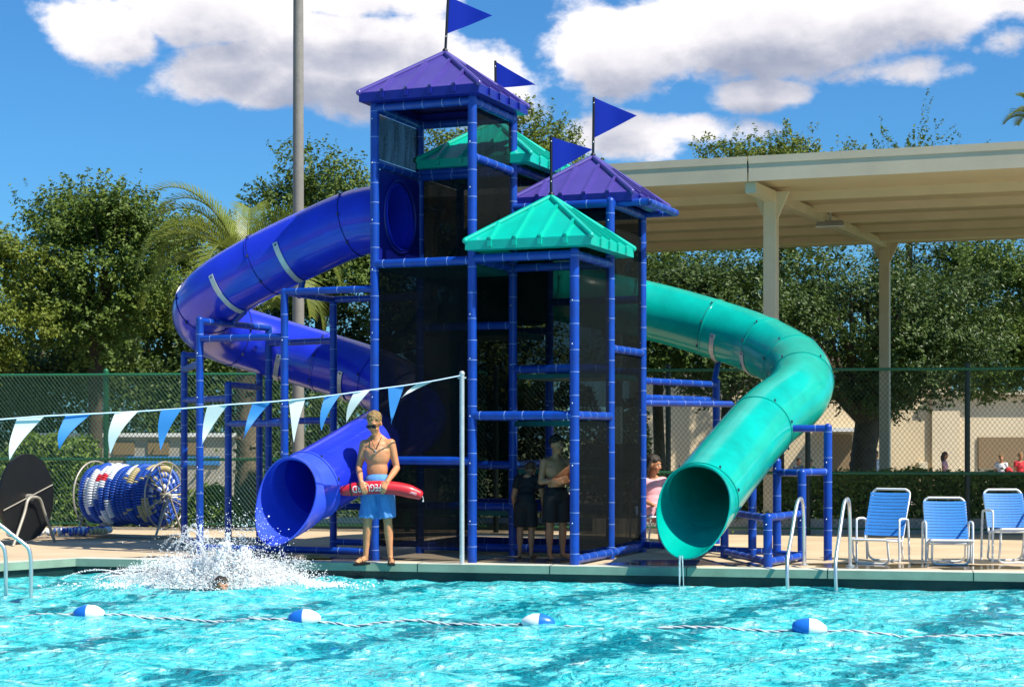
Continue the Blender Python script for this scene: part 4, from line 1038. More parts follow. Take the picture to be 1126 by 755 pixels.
lgr, LH, LR, lgj = person('shirtless lifeguard in blue shorts and sunglasses holding a red tube at the pool edge', lg_loc, 1.80, 0, LJ, M['skin'], M['hair_blond'], [('swim_shorts', M['shorts_blue'], 'shorts')], vox=.0085)
lgr.scale = (.91, 1.06, 1.0)
mb = MB()
for s_ in (-1, 1):
    mb.ball(LH((s_ * .034, -.092, .006)), (.034, .012, .018), 0, 14, 8, LR); mb.tube([LH((s_ * .064, -.075, .010)), LH((s_ * .082, -.02, .010)), LH((s_ * .080, .02, .005))], .004, 6)
mb.tube([LH((-.05, -.094, .014)), LH((.05, -.094, .014))], .005, 6)
link_mesh('sunglasses', mb, M['glasses'], lgr, local=True)
mb = MB(); nk_ = [Vector((-.010, -.118, 1.33)), Vector((-.06, -.09, 1.43)), Vector((-.075, -.02, 1.485)), Vector((-.05, .05, 1.49)), Vector((.03, .05, 1.49)), Vector((.055, -.02, 1.485)), Vector((.035, -.09, 1.43)), Vector((-.010, -.118, 1.33))]
mb.tube(catmull(nk_, 6), .004, 6, 0, False)
mb.ball((-.010, -.128, 1.325), (.010, .006, .014), 1, 8, 6); mb.ball((-.012, -.128, 1.30), (.008, .006, .008), 1, 8, 6)
link_mesh('necklace', mb, [M['black'], M['galv']], lgr, local=True)
for s_ in 'lr':
    an_, ft_ = lgj['an_' + s_], lgj['ft_' + s_]; d_ = (ft_ - an_); d_.z = 0; d_.normalize(); sd_ = Vector((-d_.y, d_.x, 0)); mb = MB()
    st_ = [(an_ - d_ * .06), (an_ + d_ * .02), (ft_ - d_ * .02), (ft_ + d_ * .045)]; ws = [.03, .038, .046, .03]; top = []; bot = []
    for p_, w_ in zip(st_, ws):
        for q_ in (-1, 1): v_ = p_ + sd_ * w_ * q_; top.append(Vector((v_.x, v_.y, .008))); bot.append(Vector((v_.x, v_.y, -.018)))
    nv = len(top); mb.add(top + bot, [(0, 1, 3, 2), (2, 3, 5, 4), (4, 5, 7, 6)] + [(nv + 2, nv + 3, nv + 1, nv), (nv + 4, nv + 5, nv + 3, nv + 2), (nv + 6, nv + 7, nv + 5, nv + 4)] + [(0, 2, nv + 2, nv), (2, 4, nv + 4, nv + 2), (4, 6, nv + 6, nv + 4), (1, nv + 1, nv + 3, 3), (3, nv + 3, nv + 5, 5), (5, nv + 5, nv + 7, 7), (6, 7, nv + 7, nv + 6), (0, nv, nv + 1, 1)])
    c_ = an_.lerp(ft_, .62); c_.z = .06
    mb.tube([c_ + sd_ * .042 - Z * .045, c_ + sd_ * .02 + Z * .012, ft_ + Z * .012, c_ - sd_ * .02 + Z * .012, c_ - sd_ * .042 - Z * .045], .006, 6)
    link_mesh('flip_flop', mb, M['black'], lgr, local=True)

# rescue tube, held in both hands
rt0 = lg_loc + Vector((0, -.185, 0))
def lgp(x, y): q_ = W(x, y, rt0.y); return q_
cl_ = smooth_pts(resample(catmull([lgp(374, 540), lgp(385, 538.3), lgp(400, 536.5), (lgp(418, 535.5)), lgp(436, 537), lgp(450, 540), lgp(464, 545)]), .02), 3)
for i_, p_ in enumerate(cl_): p_.y += .05 * abs(i_ / (len(cl_) - 1) - .5) * 2
resc = thing('rescue_tube', cl_[len(cl_) // 2], 'red foam rescue tube with white lettering held by the lifeguard', 'rescue tube')
mb = MB(); n_ = len(cl_); rr = []
for i_ in range(n_):
    e_ = min(i_, n_ - 1 - i_) * .02; rr.append(.052 + .026 * min(1, e_ / .15) if e_ > .012 else .035)
mb.tube(cl_, rr, 24); link_mesh('foam_body', mb, M['red_foam'], resc, bevel=0)
mb = MB(); i_ = int(n_ * .155); mb.tube([cl_[i_ - 1].lerp(cl_[i_], .2), cl_[i_ + 1].lerp(cl_[i_ + 2], .2)], .0765, 24); link_mesh('strap', mb, M['black'], resc)
mb = MB(); e_ = cl_[-1]; mb.tube([e_, e_ + Vector((.012, 0, -.03)), e_ + Vector((.010, 0, -.055))], .005, 6); mb.ball(e_ + Vector((.010, 0, -.062)), .012); link_mesh('clip', mb, M['galv'], resc)
def lettering(txt, width, height, parent, m, place, name='lettering'):
    cu = bpy.data.curves.new('t', 'FONT'); cu.body = txt; cu.size = 1; cu.resolution_u = 3
    o_ = bpy.data.objects.new('t', cu); sc.collection.objects.link(o_); dg = bpy.context.evaluated_depsgraph_get(); dg.update()
    me = bpy.data.meshes.new_from_object(o_.evaluated_get(dg)); bpy.data.objects.remove(o_, do_unlink=True)
    bm = bmesh.new(); bm.from_mesh(me); bmesh.ops.triangulate(bm, faces=bm.faces[:]); bmesh.ops.subdivide_edges(bm, edges=bm.edges[:], cuts=2, use_grid_fill=False); bm.to_mesh(me); bm.free()
    xs_ = [v.co.x for v in me.vertices]; ys_ = [v.co.y for v in me.vertices]; x0, x1, y0, y1 = min(xs_), max(xs_), min(ys_), max(ys_)
    me.materials.clear(); me.materials.append(m)
    o_ = bpy.data.objects.new(name, me); sc.collection.objects.link(o_); o_.parent = parent
    for v in me.vertices: v.co = place((v.co.x - x0) / (x1 - x0), (v.co.y - y0) / (y1 - y0) - .5) - parent.location
    return o_
def on_tube(f0, f1, hh, rad):
    def pl(u_, v_):
        f_ = (f0 + (f1 - f0) * u_) * (n_ - 1); i_ = int(min(f_, n_ - 2)); c_ = cl_[i_].lerp(cl_[i_ + 1], f_ - i_); T = (cl_[i_ + 1] - cl_[i_]).normalized(); th = v_ * hh / rad
        up = (Z - T * Z.dot(T)).normalized(); fw = Vector((0, -1, 0)); return c_ + (fw * math.cos(th) + up * math.sin(th)) * (rad + .003)
    return pl
_ot = on_tube(.155, .555, .082, .0775)
lettering('LIFEGUARD', 1, 1, resc, M['white_print'], lambda u_, v_: _ot(1 - u_, -v_))      # held upside down
lettering('GUARD', 1, 1, resc, M['white_print'], on_tube(.82, .93, .028, .074), 'small_print')

# the two youngsters waiting under the tower
Fold = dict(STAND, el_l=(-.25, -.02, 1.13), el_r=(.25, -.02, 1.13), wr_l=(-.02, -.19, 1.17), wr_r=(.02, -.20, 1.12), hd_l=(.10, -.19, 1.19), hd_r=(-.10, -.20, 1.14), hs_l=(0, 0, 1), hs_r=(0, 0, 1), look=(.5, .1, 0))
person('shirtless boy in black shorts with folded arms, standing under the tower', (.545, 21.0, .0), 1.52, R(18), Fold, M['skin2'], M['hair_dark'], [('swim_shorts', M['cloth_black'], 'shorts')], vox=.013)
Bend = dict(STAND, chest=(0, -.14, 1.24), neck=(0, -.24, 1.40), head=(0, -.34, 1.50), sh_l=(-.18, -.17, 1.36), sh_r=(.18, -.17, 1.36), el_l=(-.26, -.16, 1.06), el_r=(.26, -.16, 1.06), wr_l=(-.25, -.26, .82), wr_r=(.25, -.26, .82), hd_l=(-.25, -.30, .74), hd_r=(.25, -.30, .74), look=(.2, .5, 0))
person('smaller child in dark swimwear bending forward under the tower', (.17, 21.2, .0), 1.30, R(165), Bend, M['skin2'], M['hair_brown'], [('swim_shirt', M['cloth_black'], 'shirt'), ('swim_shorts', M['cloth_black'], 'shorts')], vox=.013)
# seated bather behind the green slide
SIT = dict(STAND, pelvis=(0, .05, .50), chest=(0, .10, .82), neck=(0, .09, 1.03), head=(0, .04, 1.20), sh_l=(-.18, .10, .95), sh_r=(.18, .10, .95), el_l=(-.25, -.02, .70), el_r=(.25, -.02, .70), wr_l=(-.16, -.26, .62), wr_r=(.16, -.26, .62),
           hd_l=(-.13, -.34, .60), hd_r=(.13, -.34, .60), hip_l=(-.09, .03, .50), hip_r=(.09, .03, .50), kn_l=(-.11, -.42, .50), kn_r=(.11, -.42, .50), an_l=(-.11, -.44, .09), an_r=(.11, -.44, .09), look=(.9, .2, 0))
person('dark haired person in pink seated behind the green slide', (PX(720, 23.6), 23.6, 0), 1.68, R(20), SIT, M['skin2'], M['hair_dark'], [('pink_top', M['cloth_pink'], 'shirt'), ('shorts', M['cloth_pink'], 'shorts')], vox=.013, longhair=True)
# swimmer surfacing in the splash
person('dark haired swimmer with only the head out of the white splash', (PX(243, 19.0), 19.0, WZ - 1.42), 1.55, R(30), dict(STAND), M['skin2'], M['hair_dark'], [('swim_shorts', M['cloth_black'], 'shorts')], vox=.016)
# children far away beyond the hedge
WALK = dict(STAND, el_l=(-.23, .06, 1.13), wr_l=(-.21, -.05, .90), hd_l=(-.21, -.08, .81), kn_l=(-.09, -.12, .52), an_l=(-.09, -.06, .10), kn_r=(.09, .02, .50), an_r=(.09, .18, .12))
def far(x, h, rz, J, shirt, bottom, hair, label, lh=False, Y=55, ytop=496):
    zg = gz(Y) - .02; return person(label, (PX(x, Y), Y, zg), h, R(rz), J, M['skin2'], hair, [('shirt', shirt, 'shirt'), ('shorts', bottom, 'shorts')], vox=.028, longhair=lh, group='people beyond the hedge', face=False)
far(938, 1.50, 60, STAND, M['cloth_black'], M['cloth_black'], M['hair_dark'], 'far person in black shirt standing left of the oak trunk')
far(963, 1.56, 40, WALK, M['cloth_white'], M['cloth_grey'], M['hair_dark'], 'far person in white shirt right beside the oak trunk')
far(1039, 1.52, 70, WALK, M['cloth_pink'], M['cloth_grey'], M['hair_brown'], 'far girl in pale pink top with brown hair before the tan wall', True)
far(1101, 1.44, -20, STAND, M['cloth_white'], M['cloth_grey'], M['hair_blond'], 'far fair haired child in white with a red ball')
far(1122, 1.50, 10, STAND, M['cloth_red'], M['cloth_black'], M['hair_blond'], 'far child in a red shirt at the right edge')
far(891, 1.28, 0, STAND, M['cloth_green'], M['cloth_black'], M['hair_dark'], 'far small child in green seen just right of the green slide')
far(878, 1.32, 30, STAND, M['cloth_grey'], M['cloth_black'], M['hair_brown'], 'far child in grey partly behind the green slide frame')
mb = MB(); bc_ = Vector((PX(1109, 54.6), 54.6, .38)); mb.ball(bc_, .13, 0, 16, 12); tag(link_mesh('ball', mb, M['cloth_red'], None, bc_), 'red ball held by the far child in white', 'ball')

# ------------------------------------------------------------------ lounge chairs
def chair(x, y, rz, label, back=.72, slant=.30, seat=.34, front=.46, w=.52, arms=True, footz=None, group='blue strap chairs by the fence'):
    root = thing('lounge_chair', (x, y, 0), label, 'chair', group); root.rotation_euler.z = rz
    hw = w / 2; r_ = .0135; fz = footz if footz is not None else seat + .02
    back_pts = []; bt = Vector((0, slant + .04, seat + back * .86))
    sr = Vector((0, .04, seat - .04)); sf = Vector((0, -front, fz)); mb = MB()
    loop = [sf, sr, bt]
    for s_ in (-1, 1): mb.tube(catmull([Vector((s_ * hw, sf.y, sf.z)), Vector((s_ * hw, sf.y * .5, (sf.z + sr.z) / 2 - .005)), Vector((s_ * hw, sr.y - .03, sr.z + .0)), Vector((s_ * hw, sr.y + .02, sr.z + .05)), Vector((s_ * hw, (bt.y + sr.y) / 2, (bt.z + sr.z) / 2)), Vector((s_ * hw, bt.y - .01, bt.z - .06)), Vector((s_ * (hw - .05), bt.y, bt.z))], 5), r_, 10)
    mb.tube([Vector((-hw + .05, bt.y, bt.z)), Vector((hw - .05, bt.y, bt.z))], r_, 10); mb.tube([Vector((-hw, sf.y, sf.z)), Vector((hw, sf.y, sf.z))], r_, 10); mb.tube([Vector((-hw, sr.y, sr.z)), Vector((hw, sr.y, sr.z))], r_, 10)
    link_mesh('frame', mb, M['white'], root, local=True)
    def straps(name, a, b_, n, off):
        mb = MB(); d_ = (b_ - a).normalized(); nr = Vector((0, -d_.z, d_.y)); L = (b_ - a).length; sw = L / n * .84
        for k in range(n):
            c_ = a + d_ * (L * (k + .5) / n) + nr * off; pr = []
            for x_ in np.linspace(-hw - .012, hw + .012, 9):
                sag = -.012 * (1 - (x_ / hw) ** 2)
                for q_, e_ in ((-sw / 2, 0), (sw / 2, 0), (sw / 2, .003), (-sw / 2, .003)): pr.append(c_ + Vector((x_, 0, 0)) + d_ * q_ + nr * (e_ + sag))
            fs = [(4 * i + j, 4 * i + (j + 1) % 4, 4 * i + 4 + (j + 1) % 4, 4 * i + 4 + j) for i in range(8) for j in range(4)]
            mb.add(pr, fs + [(0, 3, 2, 1), (32, 33, 34, 35)])
        link_mesh(name, mb, M['strap'], root, local=True)
    straps('backrest', Vector((0, sr.y + .02, sr.z + .05)), bt - (bt - sr).normalized() * .05, 13, .013); straps('seat', sf + Vector((0, .03, 0)), Vector((0, sr.y - .03, sr.z)), 8, .013)
    # sled legs: front loop and rear loop
    for (y0, z0, y1) in ((sf.y + .07, fz, sf.y + .17), (sr.y + .02, sr.z, sr.y + .12)):
        mb = MB(); mb.tube(catmull([Vector((-hw + .02, y0, z0)), Vector((-hw + .02, (y0 + y1) / 2, z0 * .4)), Vector((-hw + .03, y1, .045)), Vector((-hw + .09, y1, r_)), Vector((0, y1, r_)), Vector((hw - .09, y1, r_)), Vector((hw - .03, y1, .045)), Vector((hw - .02, (y0 + y1) / 2, z0 * .4)), Vector((hw - .02, y0, z0))], 5), r_, 10)
        link_mesh('leg', mb, M['white'], root, local=True)
    if arms:
        for s_ in (-1, 1):
            mb = MB(); xx = s_ * (hw + .03); az_ = seat + .22
            mb.tube(catmull([Vector((xx, -.20, r_)), Vector((xx, -.21, az_ - .06)), Vector((xx, -.17, az_)), Vector((xx, .0, az_ + .005)), Vector((xx, .13, az_ - .01)), Vector((xx, .19, az_ - .07)), Vector((xx, .24, r_))], 5), r_, 10)
            link_mesh('armrest', mb, M['white'], root, local=True)
    return root
chair(4.47, 20.62, R(-28), 'tallest blue strap lounge chair, leftmost of the row, nearest the slide frame', .66, .34, .30, .62, .46, footz=.30)
chair(5.20, 20.42, R(-8), 'second blue strap lounge chair from the slide, with a low front', .58, .30, .27, .52, .48, footz=.30)
chair(5.99, 20.62, R(2), 'upright blue strap armchair, third from the slide', .54, .20, .40, .44, .46)
chair(6.78, 20.5, R(10), 'blue strap armchair cut by the right edge of the photo', .54, .20, .40, .44, .46)
chair(PX(720, 23.6), 23.62, R(20), 'blue strap chair carrying the person in pink behind the green slide', .54, .22, .40, .42, .48)

# ------------------------------------------------------------------ pool ladders
def rail_tube(pts_, name, parent, r_=.021):
    mb = MB(); mb.tube(resample(catmull(pts_, 8), .03), r_, 14); return link_mesh(name, mb, M['steel'], parent)
lad = thing('pool_ladder', (3.4, 19.4, 0), 'stainless steel pool ladder in front of the chairs', 'ladder')
for x_ in (0, .53):
    o_ = Vector((x_ * .985, -x_ * .17, 0)); a = Vector((3.07, 19.02, 0)) + o_
    rail_tube([a + Z * -.9, a + Z * -.3, a + Vector((.0, .05, .10)), a + Vector((.10, .34, .42)), a + Vector((.20, .62, .72)), a + Vector((.25, .72, .79)), a + Vector((.30, .84, .77)), a + Vector((.33, .93, .62)), a + Vector((.345, .98, .3)), a + Vector((.35, 1.0, -.02))], 'rail', lad)
    mb = MB(); mb.tube([a + Vector((.35, 1.0, .0)), a + Vector((.35, 1.0, .02))], .05, 16); link_mesh('base_flange', mb, M['steel'], lad)
for z_ in (-.30, -.6):
    mb = MB(); a = Vector((3.07, 19.04, z_)); mb.box(a + Vector((.26, -.045, 0)), (.52, .09, .03), 0, Matrix.Rotation(-R(9.8), 3, 'Z')); link_mesh('step', mb, M['steel'], lad)
lad2 = thing('grab_rail', W(20, 632, 17.6), 'stainless steel grab rail at the left edge of the pool', 'handrail')
for dx_, dy_ in ((0, 0), (-.33, .22)):
    o_ = Vector((dx_, dy_, 0)); Y_ = 18.0
    q = lambda x, y: W(x, y, Y_) + o_
    rail_tube([q(34, 660), q(34, 640), q(34, 618), q(32, 604), q(27, 598), q(14, 588), q(0, 577), q(-30, 556), q(-45, 556), q(-50, 575), q(-50, 655)], 'rail', lad2)

# ------------------------------------------------------------------ backstroke flags on a line
pl_ = W(508, 620, 20.1); pl_.z = 0
fp = thing('flag_post', pl_, 'thin grey post holding the end of the pennant line', 'post')
mb = MB(); mb.tube([pl_, pl_ + Z * 2.24], .028, 12); link_mesh('shaft', mb, M['galv'], fp); mb = MB(); mb.ball(pl_ + Z * 2.25, .034); mb.tube([pl_ + Z * 2.20 - Vector((.05, 0, 0)), pl_ + Z * 2.20 + Vector((.05, 0, 0))], .01, 8); link_mesh('cap', mb, M['galv'], fp)
def lineY(x): return 21.23 / (1.0268 - (x - 563) / FPX)
LN = [(-150, 468), (0, 461), (47, 457.3), (100, 454.8), (152, 452.2), (201, 449), (250, 444.8), (297, 441.7), (335, 438.2), (375, 433.3), (407, 428.6), (444, 423.8), (476, 418.8), (508, 412.5)]
def lp_(x, y): return W(x, y, lineY(x))
bt_ = thing('pennant_line', lp_(508, 412.5), 'line of blue and white pennants strung across the pool', 'pennant string')
mb = MB(); mb.tube(resample([lp_(*p) for p in LN], .1), .0075, 6); link_mesh('cord', mb, M['cord'], bt_)
PEN = [(-38, 461.5, -5, 460, -44, 512, 'b'), (17.5, 459.2, 47.7, 457, 9.5, 506.5, 'w'), (71.5, 456, 100, 454.6, 63.6, 495, 'b'), (126.5, 453.4, 152.6, 452.2, 118.6, 499, 'w'), (178, 450.5, 201, 449, 174, 495, 'b'), (229, 446.6, 250.4, 444.8, 220.5, 490, 'w'),
       (278, 443, 297, 441.7, 267, 483, 'b'), (317, 440, 335.6, 438.2, 322.5, 486, 'w'), (356.5, 435.7, 375, 433.3, 352.4, 473, 'b'), (389, 431.3, 407.5, 428.6, 380, 464, 'w'), (427, 426.3, 444.4, 423.8, 429.7, 466, 'b'), (459, 421.6, 476.6, 418.8, 441, 437, 'w')]
for k, (x0, y0, x1, y1, tx, ty, c_) in enumerate(PEN):
    A_, B_, T_ = lp_(x0, y0), lp_(x1, y1), lp_(tx, ty) + Vector((0, .07, 0)); mb = MB(); vs_ = []; n = 9
    bow = (B_ - A_) * (-.15 if tx < x0 else -.02)
    for i in range(n + 1):
        f_ = i / n; bulge = bow * math.sin(math.pi * f_) * .9
        a = A_.lerp(T_, f_) + bulge * .9 + Vector((0, .04 * math.sin(f_ * 4 + k), 0)); b_ = B_.lerp(T_, f_) + bulge + Vector((0, .05 * math.sin(f_ * 3.2 + k * 1.3), 0)); vs_ += [a, b_]
    mb.add(vs_, [(2 * i, 2 * i + 2, 2 * i + 3, 2 * i + 1) for i in range(n)], 0, True); mb.add([v + Vector((0, .003, 0)) for v in vs_], [(2 * i, 2 * i + 1, 2 * i + 3, 2 * i + 2) for i in range(n)], 0, True)
    link_mesh('pennant', mb, M['pennant_white'] if c_ == 'w' else M['pennant_blue'], bt_, A_)

# ------------------------------------------------------------------ lane rope reels
def disc_chain(mb, pts_, r_, col, seg=10):
    for k, (p, d) in enumerate(pts_):
        mb.tube([p - d * .016, p - d * .008, p + d * .008, p + d * .016], [r_ * .55, r_, r_, r_ * .55], seg, col(k))
rl = Vector((-6.27, 26.35, .63)); rrg = Vector((-5.16, 25.45, .63)); rl = rrg - Vector((.91, -.42, 0)) * 1.30; ax = (rrg - rl).normalized(); sdx = Vector((-ax.y, ax.x, 0)); LEN = (rrg - rl).length
reel = thing('lane_rope_reel', (rl + rrg) / 2 - Z * .63, 'reel wound with blue and white lane ropes on a tube stand', 'reel')
mb = MB(); rs = random.Random(8); nco = 13; cnt = 0
for c_ in range(nco):
    R_ = .40 + rs.uniform(-.025, .03); na = int(2 * math.pi * R_ / .036); wseg = [rs.choice([0, 0, 0, 1, 1, 0]) for _ in range(9)]
    if c_ in (1, 2, 3, 4, 5): wseg = [0, 1, 1, 0, 1, 1, 0, 1, 0]; 
    if c_ > 8: wseg = [rs.choice([0, 0, 3]) for _ in range(9)]
    if c_ in (0, 6, 7): wseg = [0] * 9
    pts_ = []
    for k in range(na):
        th = 2 * math.pi * k / na; p = rl + ax * (LEN * (c_ + .6) / (nco + .3)) + (sdx * math.cos(th) + Z * math.sin(th)) * R_
        pts_.append((p, (sdx * -math.sin(th) + Z * math.cos(th))))
    sh_ = c_ * 1.3
    def col(k, wseg=wseg, na=na, c_=c_, sh_=sh_):
        w_ = wseg[int(k * 9 / na + sh_ * .35) % 9]
        if c_ in (3, 4) and int(k * 24 / na) in (9, 21): return 2
        return w_ if w_ != 0 or k % 7 else (3 if c_ > 7 and k % 14 == 0 else 0)
    disc_chain(mb, pts_, .058, col, 9)
for R_ in (.31, .22, .13):
    na = int(2 * math.pi * R_ / .036); disc_chain(mb, [(rrg - ax * .06 + (sdx * math.cos(2 * math.pi * k / na) + Z * math.sin(2 * math.pi * k / na)) * (R_ + rs.uniform(-.01, .01)), (sdx * -math.sin(2 * math.pi * k / na) + Z * math.cos(2 * math.pi * k / na))) for k in range(na)], .052, lambda k: rs.choice([0, 0, 0, 3, 0, 1]), 9)
link_mesh('lane_rope', mb, [M['rope_blue'], M['rope_white'], M['rope_red'], M['rope_yellow']], reel)
M['old_metal'] = mat('weathered pale tube', (.50, .46, .38), .45, .4, var=.25, vscale=15)
for e_ in (rl, rrg):
    mb = MB(); ring = [e_ + (sdx * math.cos(2 * math.pi * k / 48) + Z * math.sin(2 * math.pi * k / 48)) * .50 for k in range(49)]; mb.tube(ring, .014, 8, 0, False)
    for k in range(4): a_ = k * math.pi / 4 + .4; mb.tube([e_ + (sdx * math.cos(a_) + Z * math.sin(a_)) * .5, e_ - (sdx * math.cos(a_) + Z * math.sin(a_)) * .5], .008, 6)
    link_mesh('wheel', mb, M['old_metal'], reel)
    o2 = e_ + ax * (.07 if e_ is rrg else -.07); mb = MB()
    for s_ in (-1, 1): mb.tube([o2, Vector((o2.x, o2.y, .03)) + sdx * s_ * .34], .018, 8)
    mb.tube([Vector((o2.x, o2.y, .03)) + sdx * .42, Vector((o2.x, o2.y, .03)) - sdx * .42], .018, 8); mb.ball(o2, .04)
    link_mesh('stand', mb, M['old_metal'], reel)
mb = MB(); mb.tube([rl - ax * .1, rrg + ax * .1], .03, 10); link_mesh('axle', mb, M['old_metal'], reel)
mb = MB(); mb.tube([Vector((rl.x, rl.y, .03)) - sdx * .34, Vector((rrg.x, rrg.y, .03)) - sdx * .34], .018, 8); link_mesh('base_bar', mb, M['old_metal'], reel)
# solid black reel
bc = W(29, 546.5, 24.0); bax = Vector((.937, -.35, 0)); bsd = Vector((.35, .937, 0)); b_r = thing('cover_reel', (bc.x, bc.y, 0), 'big black disc sided reel with a bent tube stand at the left edge', 'reel')
for off_, nm in ((0, 'side_disc'), (-1.0, 'side_disc')):
    mb = MB(); e_ = bc + bax * off_; n = 56; ringp = [[e_ + bax * t_ + (bsd * math.cos(2 * math.pi * k / n) + Z * math.sin(2 * math.pi * k / n)) * .61 for k in range(n)] for t_ in (-.02, .02)]
    mb.add(ringp[0] + ringp[1], [(k, (k + 1) % n, n + (k + 1) % n, n + k) for k in range(n)] + [tuple(range(n))[::-1], tuple(range(n, 2 * n))]); d_ = link_mesh(nm, mb, M['reel_black'], b_r)
    mb = MB()
    for a_ in (.28,): mb.tube([e_ + bax * .035 + (bsd * math.cos(a_) + Z * math.sin(a_)) * .58, e_ + bax * .035 - (bsd * math.cos(a_) + Z * math.sin(a_)) * .58], .010, 8)
    mb.tube([e_ - bax * .03, e_ + bax * .10], .05, 12); link_mesh('hub', mb, M['old_metal'], d_)
    f_ = e_ + bax * .12; mb = MB(); g0 = Vector((f_.x, f_.y, 0))
    mb.tube(catmull([g0 - bsd * .46, g0 - bsd * .22 + Z * .42, g0 - bsd * .13 + Z * .62, g0 + Z * .66, g0 + bsd * .15 + Z * .62, g0 + bsd * .26 + Z * .42, g0 + bsd * .50], 6), .022, 10); link_mesh('stand', mb, M['old_metal'], b_r)
mb = MB(); mb.tube([bc - bax * 1.05, bc], .16, 20); link_mesh('drum', mb, M['reel_black'], b_r)
# loose lane rope on the deck
mb = MB(); rs = random.Random(3); c0 = Vector((PX(62, 25.2), 25.2, .055)); pts_ = []
for k in range(190):
    th = k * .11; rad = .16 + .0024 * k; pts_.append((c0 + Vector((math.cos(th) * rad * 1.35, math.sin(th) * rad * .8, .035 + .04 * (k % 60 > 30) + rs.uniform(-.01, .01))), Vector((-math.sin(th), math.cos(th) * .7, 0)).normalized()))
disc_chain(mb, pts_, .048, lambda k: [0, 1, 0, 3, 1][(k // 5) % 5], 9)
o = link_mesh('lane_rope', mb, [M['rope_blue'], M['rope_white'], M['rope_red'], M['rope_yellow']], None, c0); tag(o, 'loose blue and white lane rope coiled on the deck between the reels', 'lane rope')

# ------------------------------------------------------------------ float line in the pool
BY = [(-170, 671), (98, 675), (335, 680), (592, 685), (890, 690.5), (1240, 697)]
bw_ = [W(x, y, (EYE - WZ - .03) * FPX / (y - HZ)) for x, y in BY]
fl = thing('float_line', bw_[2], 'twisted white and blue rope with floats lying across the pool', 'rope')
rs = random.Random(12); mb = MB()
pth = resample(catmull([p + Vector((0, 0, 0)) for p in bw_], 10), .03)
for i, p in enumerate(pth): p.z = WZ + .007 + H[min(len(ys) - 1, max(0, int(np.searchsorted(ys, p.y)))), min(len(xs) - 1, max(0, int(np.searchsorted(xs, p.x))))] + .004 * math.sin(i * .17 + 1); p.y += .0
for ph, mi in ((0, 0), (math.pi, 0), (math.pi / 2, 1)):
    mb.tube([p + Vector((0, math.cos(i * .9 + ph), math.sin(i * .9 + ph))) * .007 for i, p in enumerate(pth)], .0085 if mi == 0 else .0055, 6, mi)
link_mesh('rope', mb, [mat('faded rope', (.55, .58, .58), .7), mat('navy strand', (.01, .03, .12), .5)], fl)
for k, p in enumerate(bw_):
    c_ = Vector((p.x, p.y, WZ + .035)); mb = MB(); d_ = Vector((1, -.12, rs.uniform(-.08, .08))).normalized(); prof = [(-.150, .018), (-.142, .036), (-.11, .060), (-.055, .080), (.0, .085), (.055, .080), (.10, .060), (.135, .036), (.15, .018)]
    sgn = -1 if k == 3 else 1
    P_ = [c_ + d_ * (a * sgn) for a, _ in prof]; R_ = [b_ for _, b_ in prof]
    mb.tube(P_[:5], R_[:5], 24, 0); mb.tube([P_[4] + d_ * .0006 * sgn] + P_[5:], R_[4:], 24, 1); mb.tube([P_[3] + (P_[4] - P_[3]) * .86, P_[4] + d_ * .001 * sgn], [.0855, .0865], 24, 1, False)
    link_mesh('float', mb, [M['buoy_blue'], M['buoy_white']], fl, c_)

# ------------------------------------------------------------------ splash
rs = np.random.RandomState(21); S0 = np.array([PX(243, 19.35), 19.35, WZ])
M['foam'] = mat('white foam', (.96, .96, .96), .6, trans=.15, spec=.4)
mb = MB()
def blob(p, r_): mb.ball(p, (r_ * rs.uniform(.8, 1.4), r_ * rs.uniform(.8, 1.2), r_ * rs.uniform(.6, 1.1)), 0, 8, 6)
for k in range(6500):
    x = rs.normal(0, .50); y = rs.normal(0, .16); hh = max(0, .34 * math.exp(-(x / .66) ** 2) * (1 + .5 * math.sin(x * 9) + .35 * math.sin(x * 23 + 1)))
    z = rs.uniform(-.02, 1) ** 1.2 * hh; blob(S0 + np.array([x, y * (1 - .5 * z), z + .01]), rs.uniform(.006, .018))
for k in range(2600):      # flat foam spreading on the water
    a = rs.uniform(0, 6.28); r_ = abs(rs.normal(0, .62)); blob(S0 + np.array([math.cos(a) * r_ * 1.35, math.sin(a) * r_ * .55, .012]), rs.uniform(.008, .018) * math.exp(-r_ * .4))
o = remesh('splash_foam', mb, M['foam'], .0065, None, 2, .4)
for v in o.data.vertices: pass
tag(o, 'white foaming water thrown up where a swimmer has just landed', 'splash', kind='stuff')
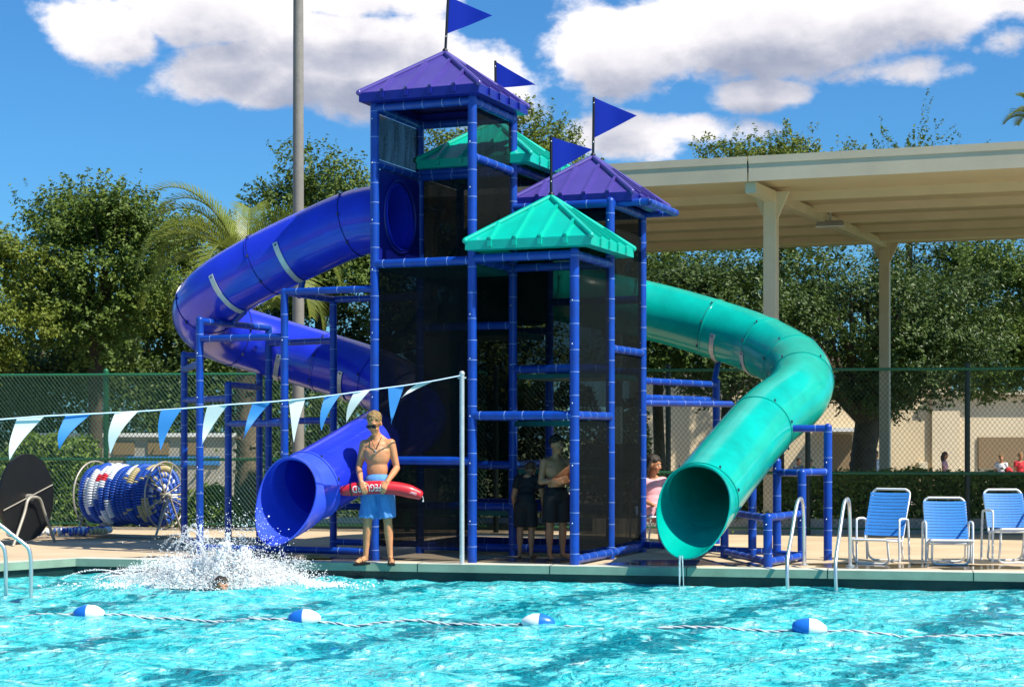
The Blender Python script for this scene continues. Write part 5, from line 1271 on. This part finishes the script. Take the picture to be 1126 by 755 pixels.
# thrown sheets and beads
V_ = []; Fq = []
octa = np.array([[1, 0, 0], [0, 1, 0], [-1, 0, 0], [0, -1, 0], [0, 0, 1], [0, 0, -1]], float); of = np.array([[0, 1, 4], [1, 2, 4], [2, 3, 4], [3, 0, 4], [1, 0, 5], [2, 1, 5], [3, 2, 5], [0, 3, 5]])
def drops(P, r_):
    n = len(P); v = P[:, None, :] + octa[None] * r_[:, None, None] * rs.uniform(.7, 1.5, (n, 1, 3)); b = sum(len(x) for x in V_); V_.append(v.reshape(-1, 3)); Fq.append((of[None] + (np.arange(n) * 6)[:, None, None]).reshape(-1, 3) + b)
def jets(n_j, n_p, ang, spd, spread, x0=0.0, tmin=.02, size=(.003, .009)):
    for _ in range(n_j):
        a = R(rs.uniform(*ang)); s_ = rs.uniform(*spd); yy = rs.normal(0, .35); t = np.sort(rs.uniform(tmin, 2 * s_ * math.sin(a) / 9.8 * .95, n_p))
        off = rs.normal(0, spread, (n_p, 3)) * (t[:, None] * 3 + .2)
        P = S0 + np.stack([x0 + rs.normal(0, .12) + s_ * math.cos(a) * t, yy * t + rs.normal(0, .05), s_ * math.sin(a) * t - 4.9 * t * t + .05], 1) + off
        P[:, 2] = np.maximum(P[:, 2], WZ + .005); drops(P, rs.uniform(*size, n_p) * rs.uniform(.5, 1.1))
jets(60, 110, (60, 120), (1.5, 2.7), .022); jets(60, 110, (25, 60), (1.6, 2.9), .022, .25); jets(70, 110, (120, 158), (1.8, 3.1), .022, -.25)
jets(16, 420, (84, 112), (2.4, 3.6), .006, -.15, size=(.002, .006)); jets(14, 420, (148, 160), (2.6, 3.5), .006, -.5, size=(.002, .006)); jets(16, 60, (70, 110), (2.8, 3.9), .06)
n = 30000; xx = rs.normal(0, .5, n); drops(S0 + np.stack([xx, rs.normal(0, .22, n), rs.exponential(.13, n) * np.exp(-(xx / .9) ** 2) + .01], 1), rs.uniform(.002, .007, n))
me = np_mesh('splash_spray', np.concatenate(V_), np.concatenate(Fq), M['foam'], False); o = bpy.data.objects.new('splash_spray', me); sc.collection.objects.link(o)
tag(o, 'flying white drops of water over the splash below the blue slide', 'spray', kind='stuff')
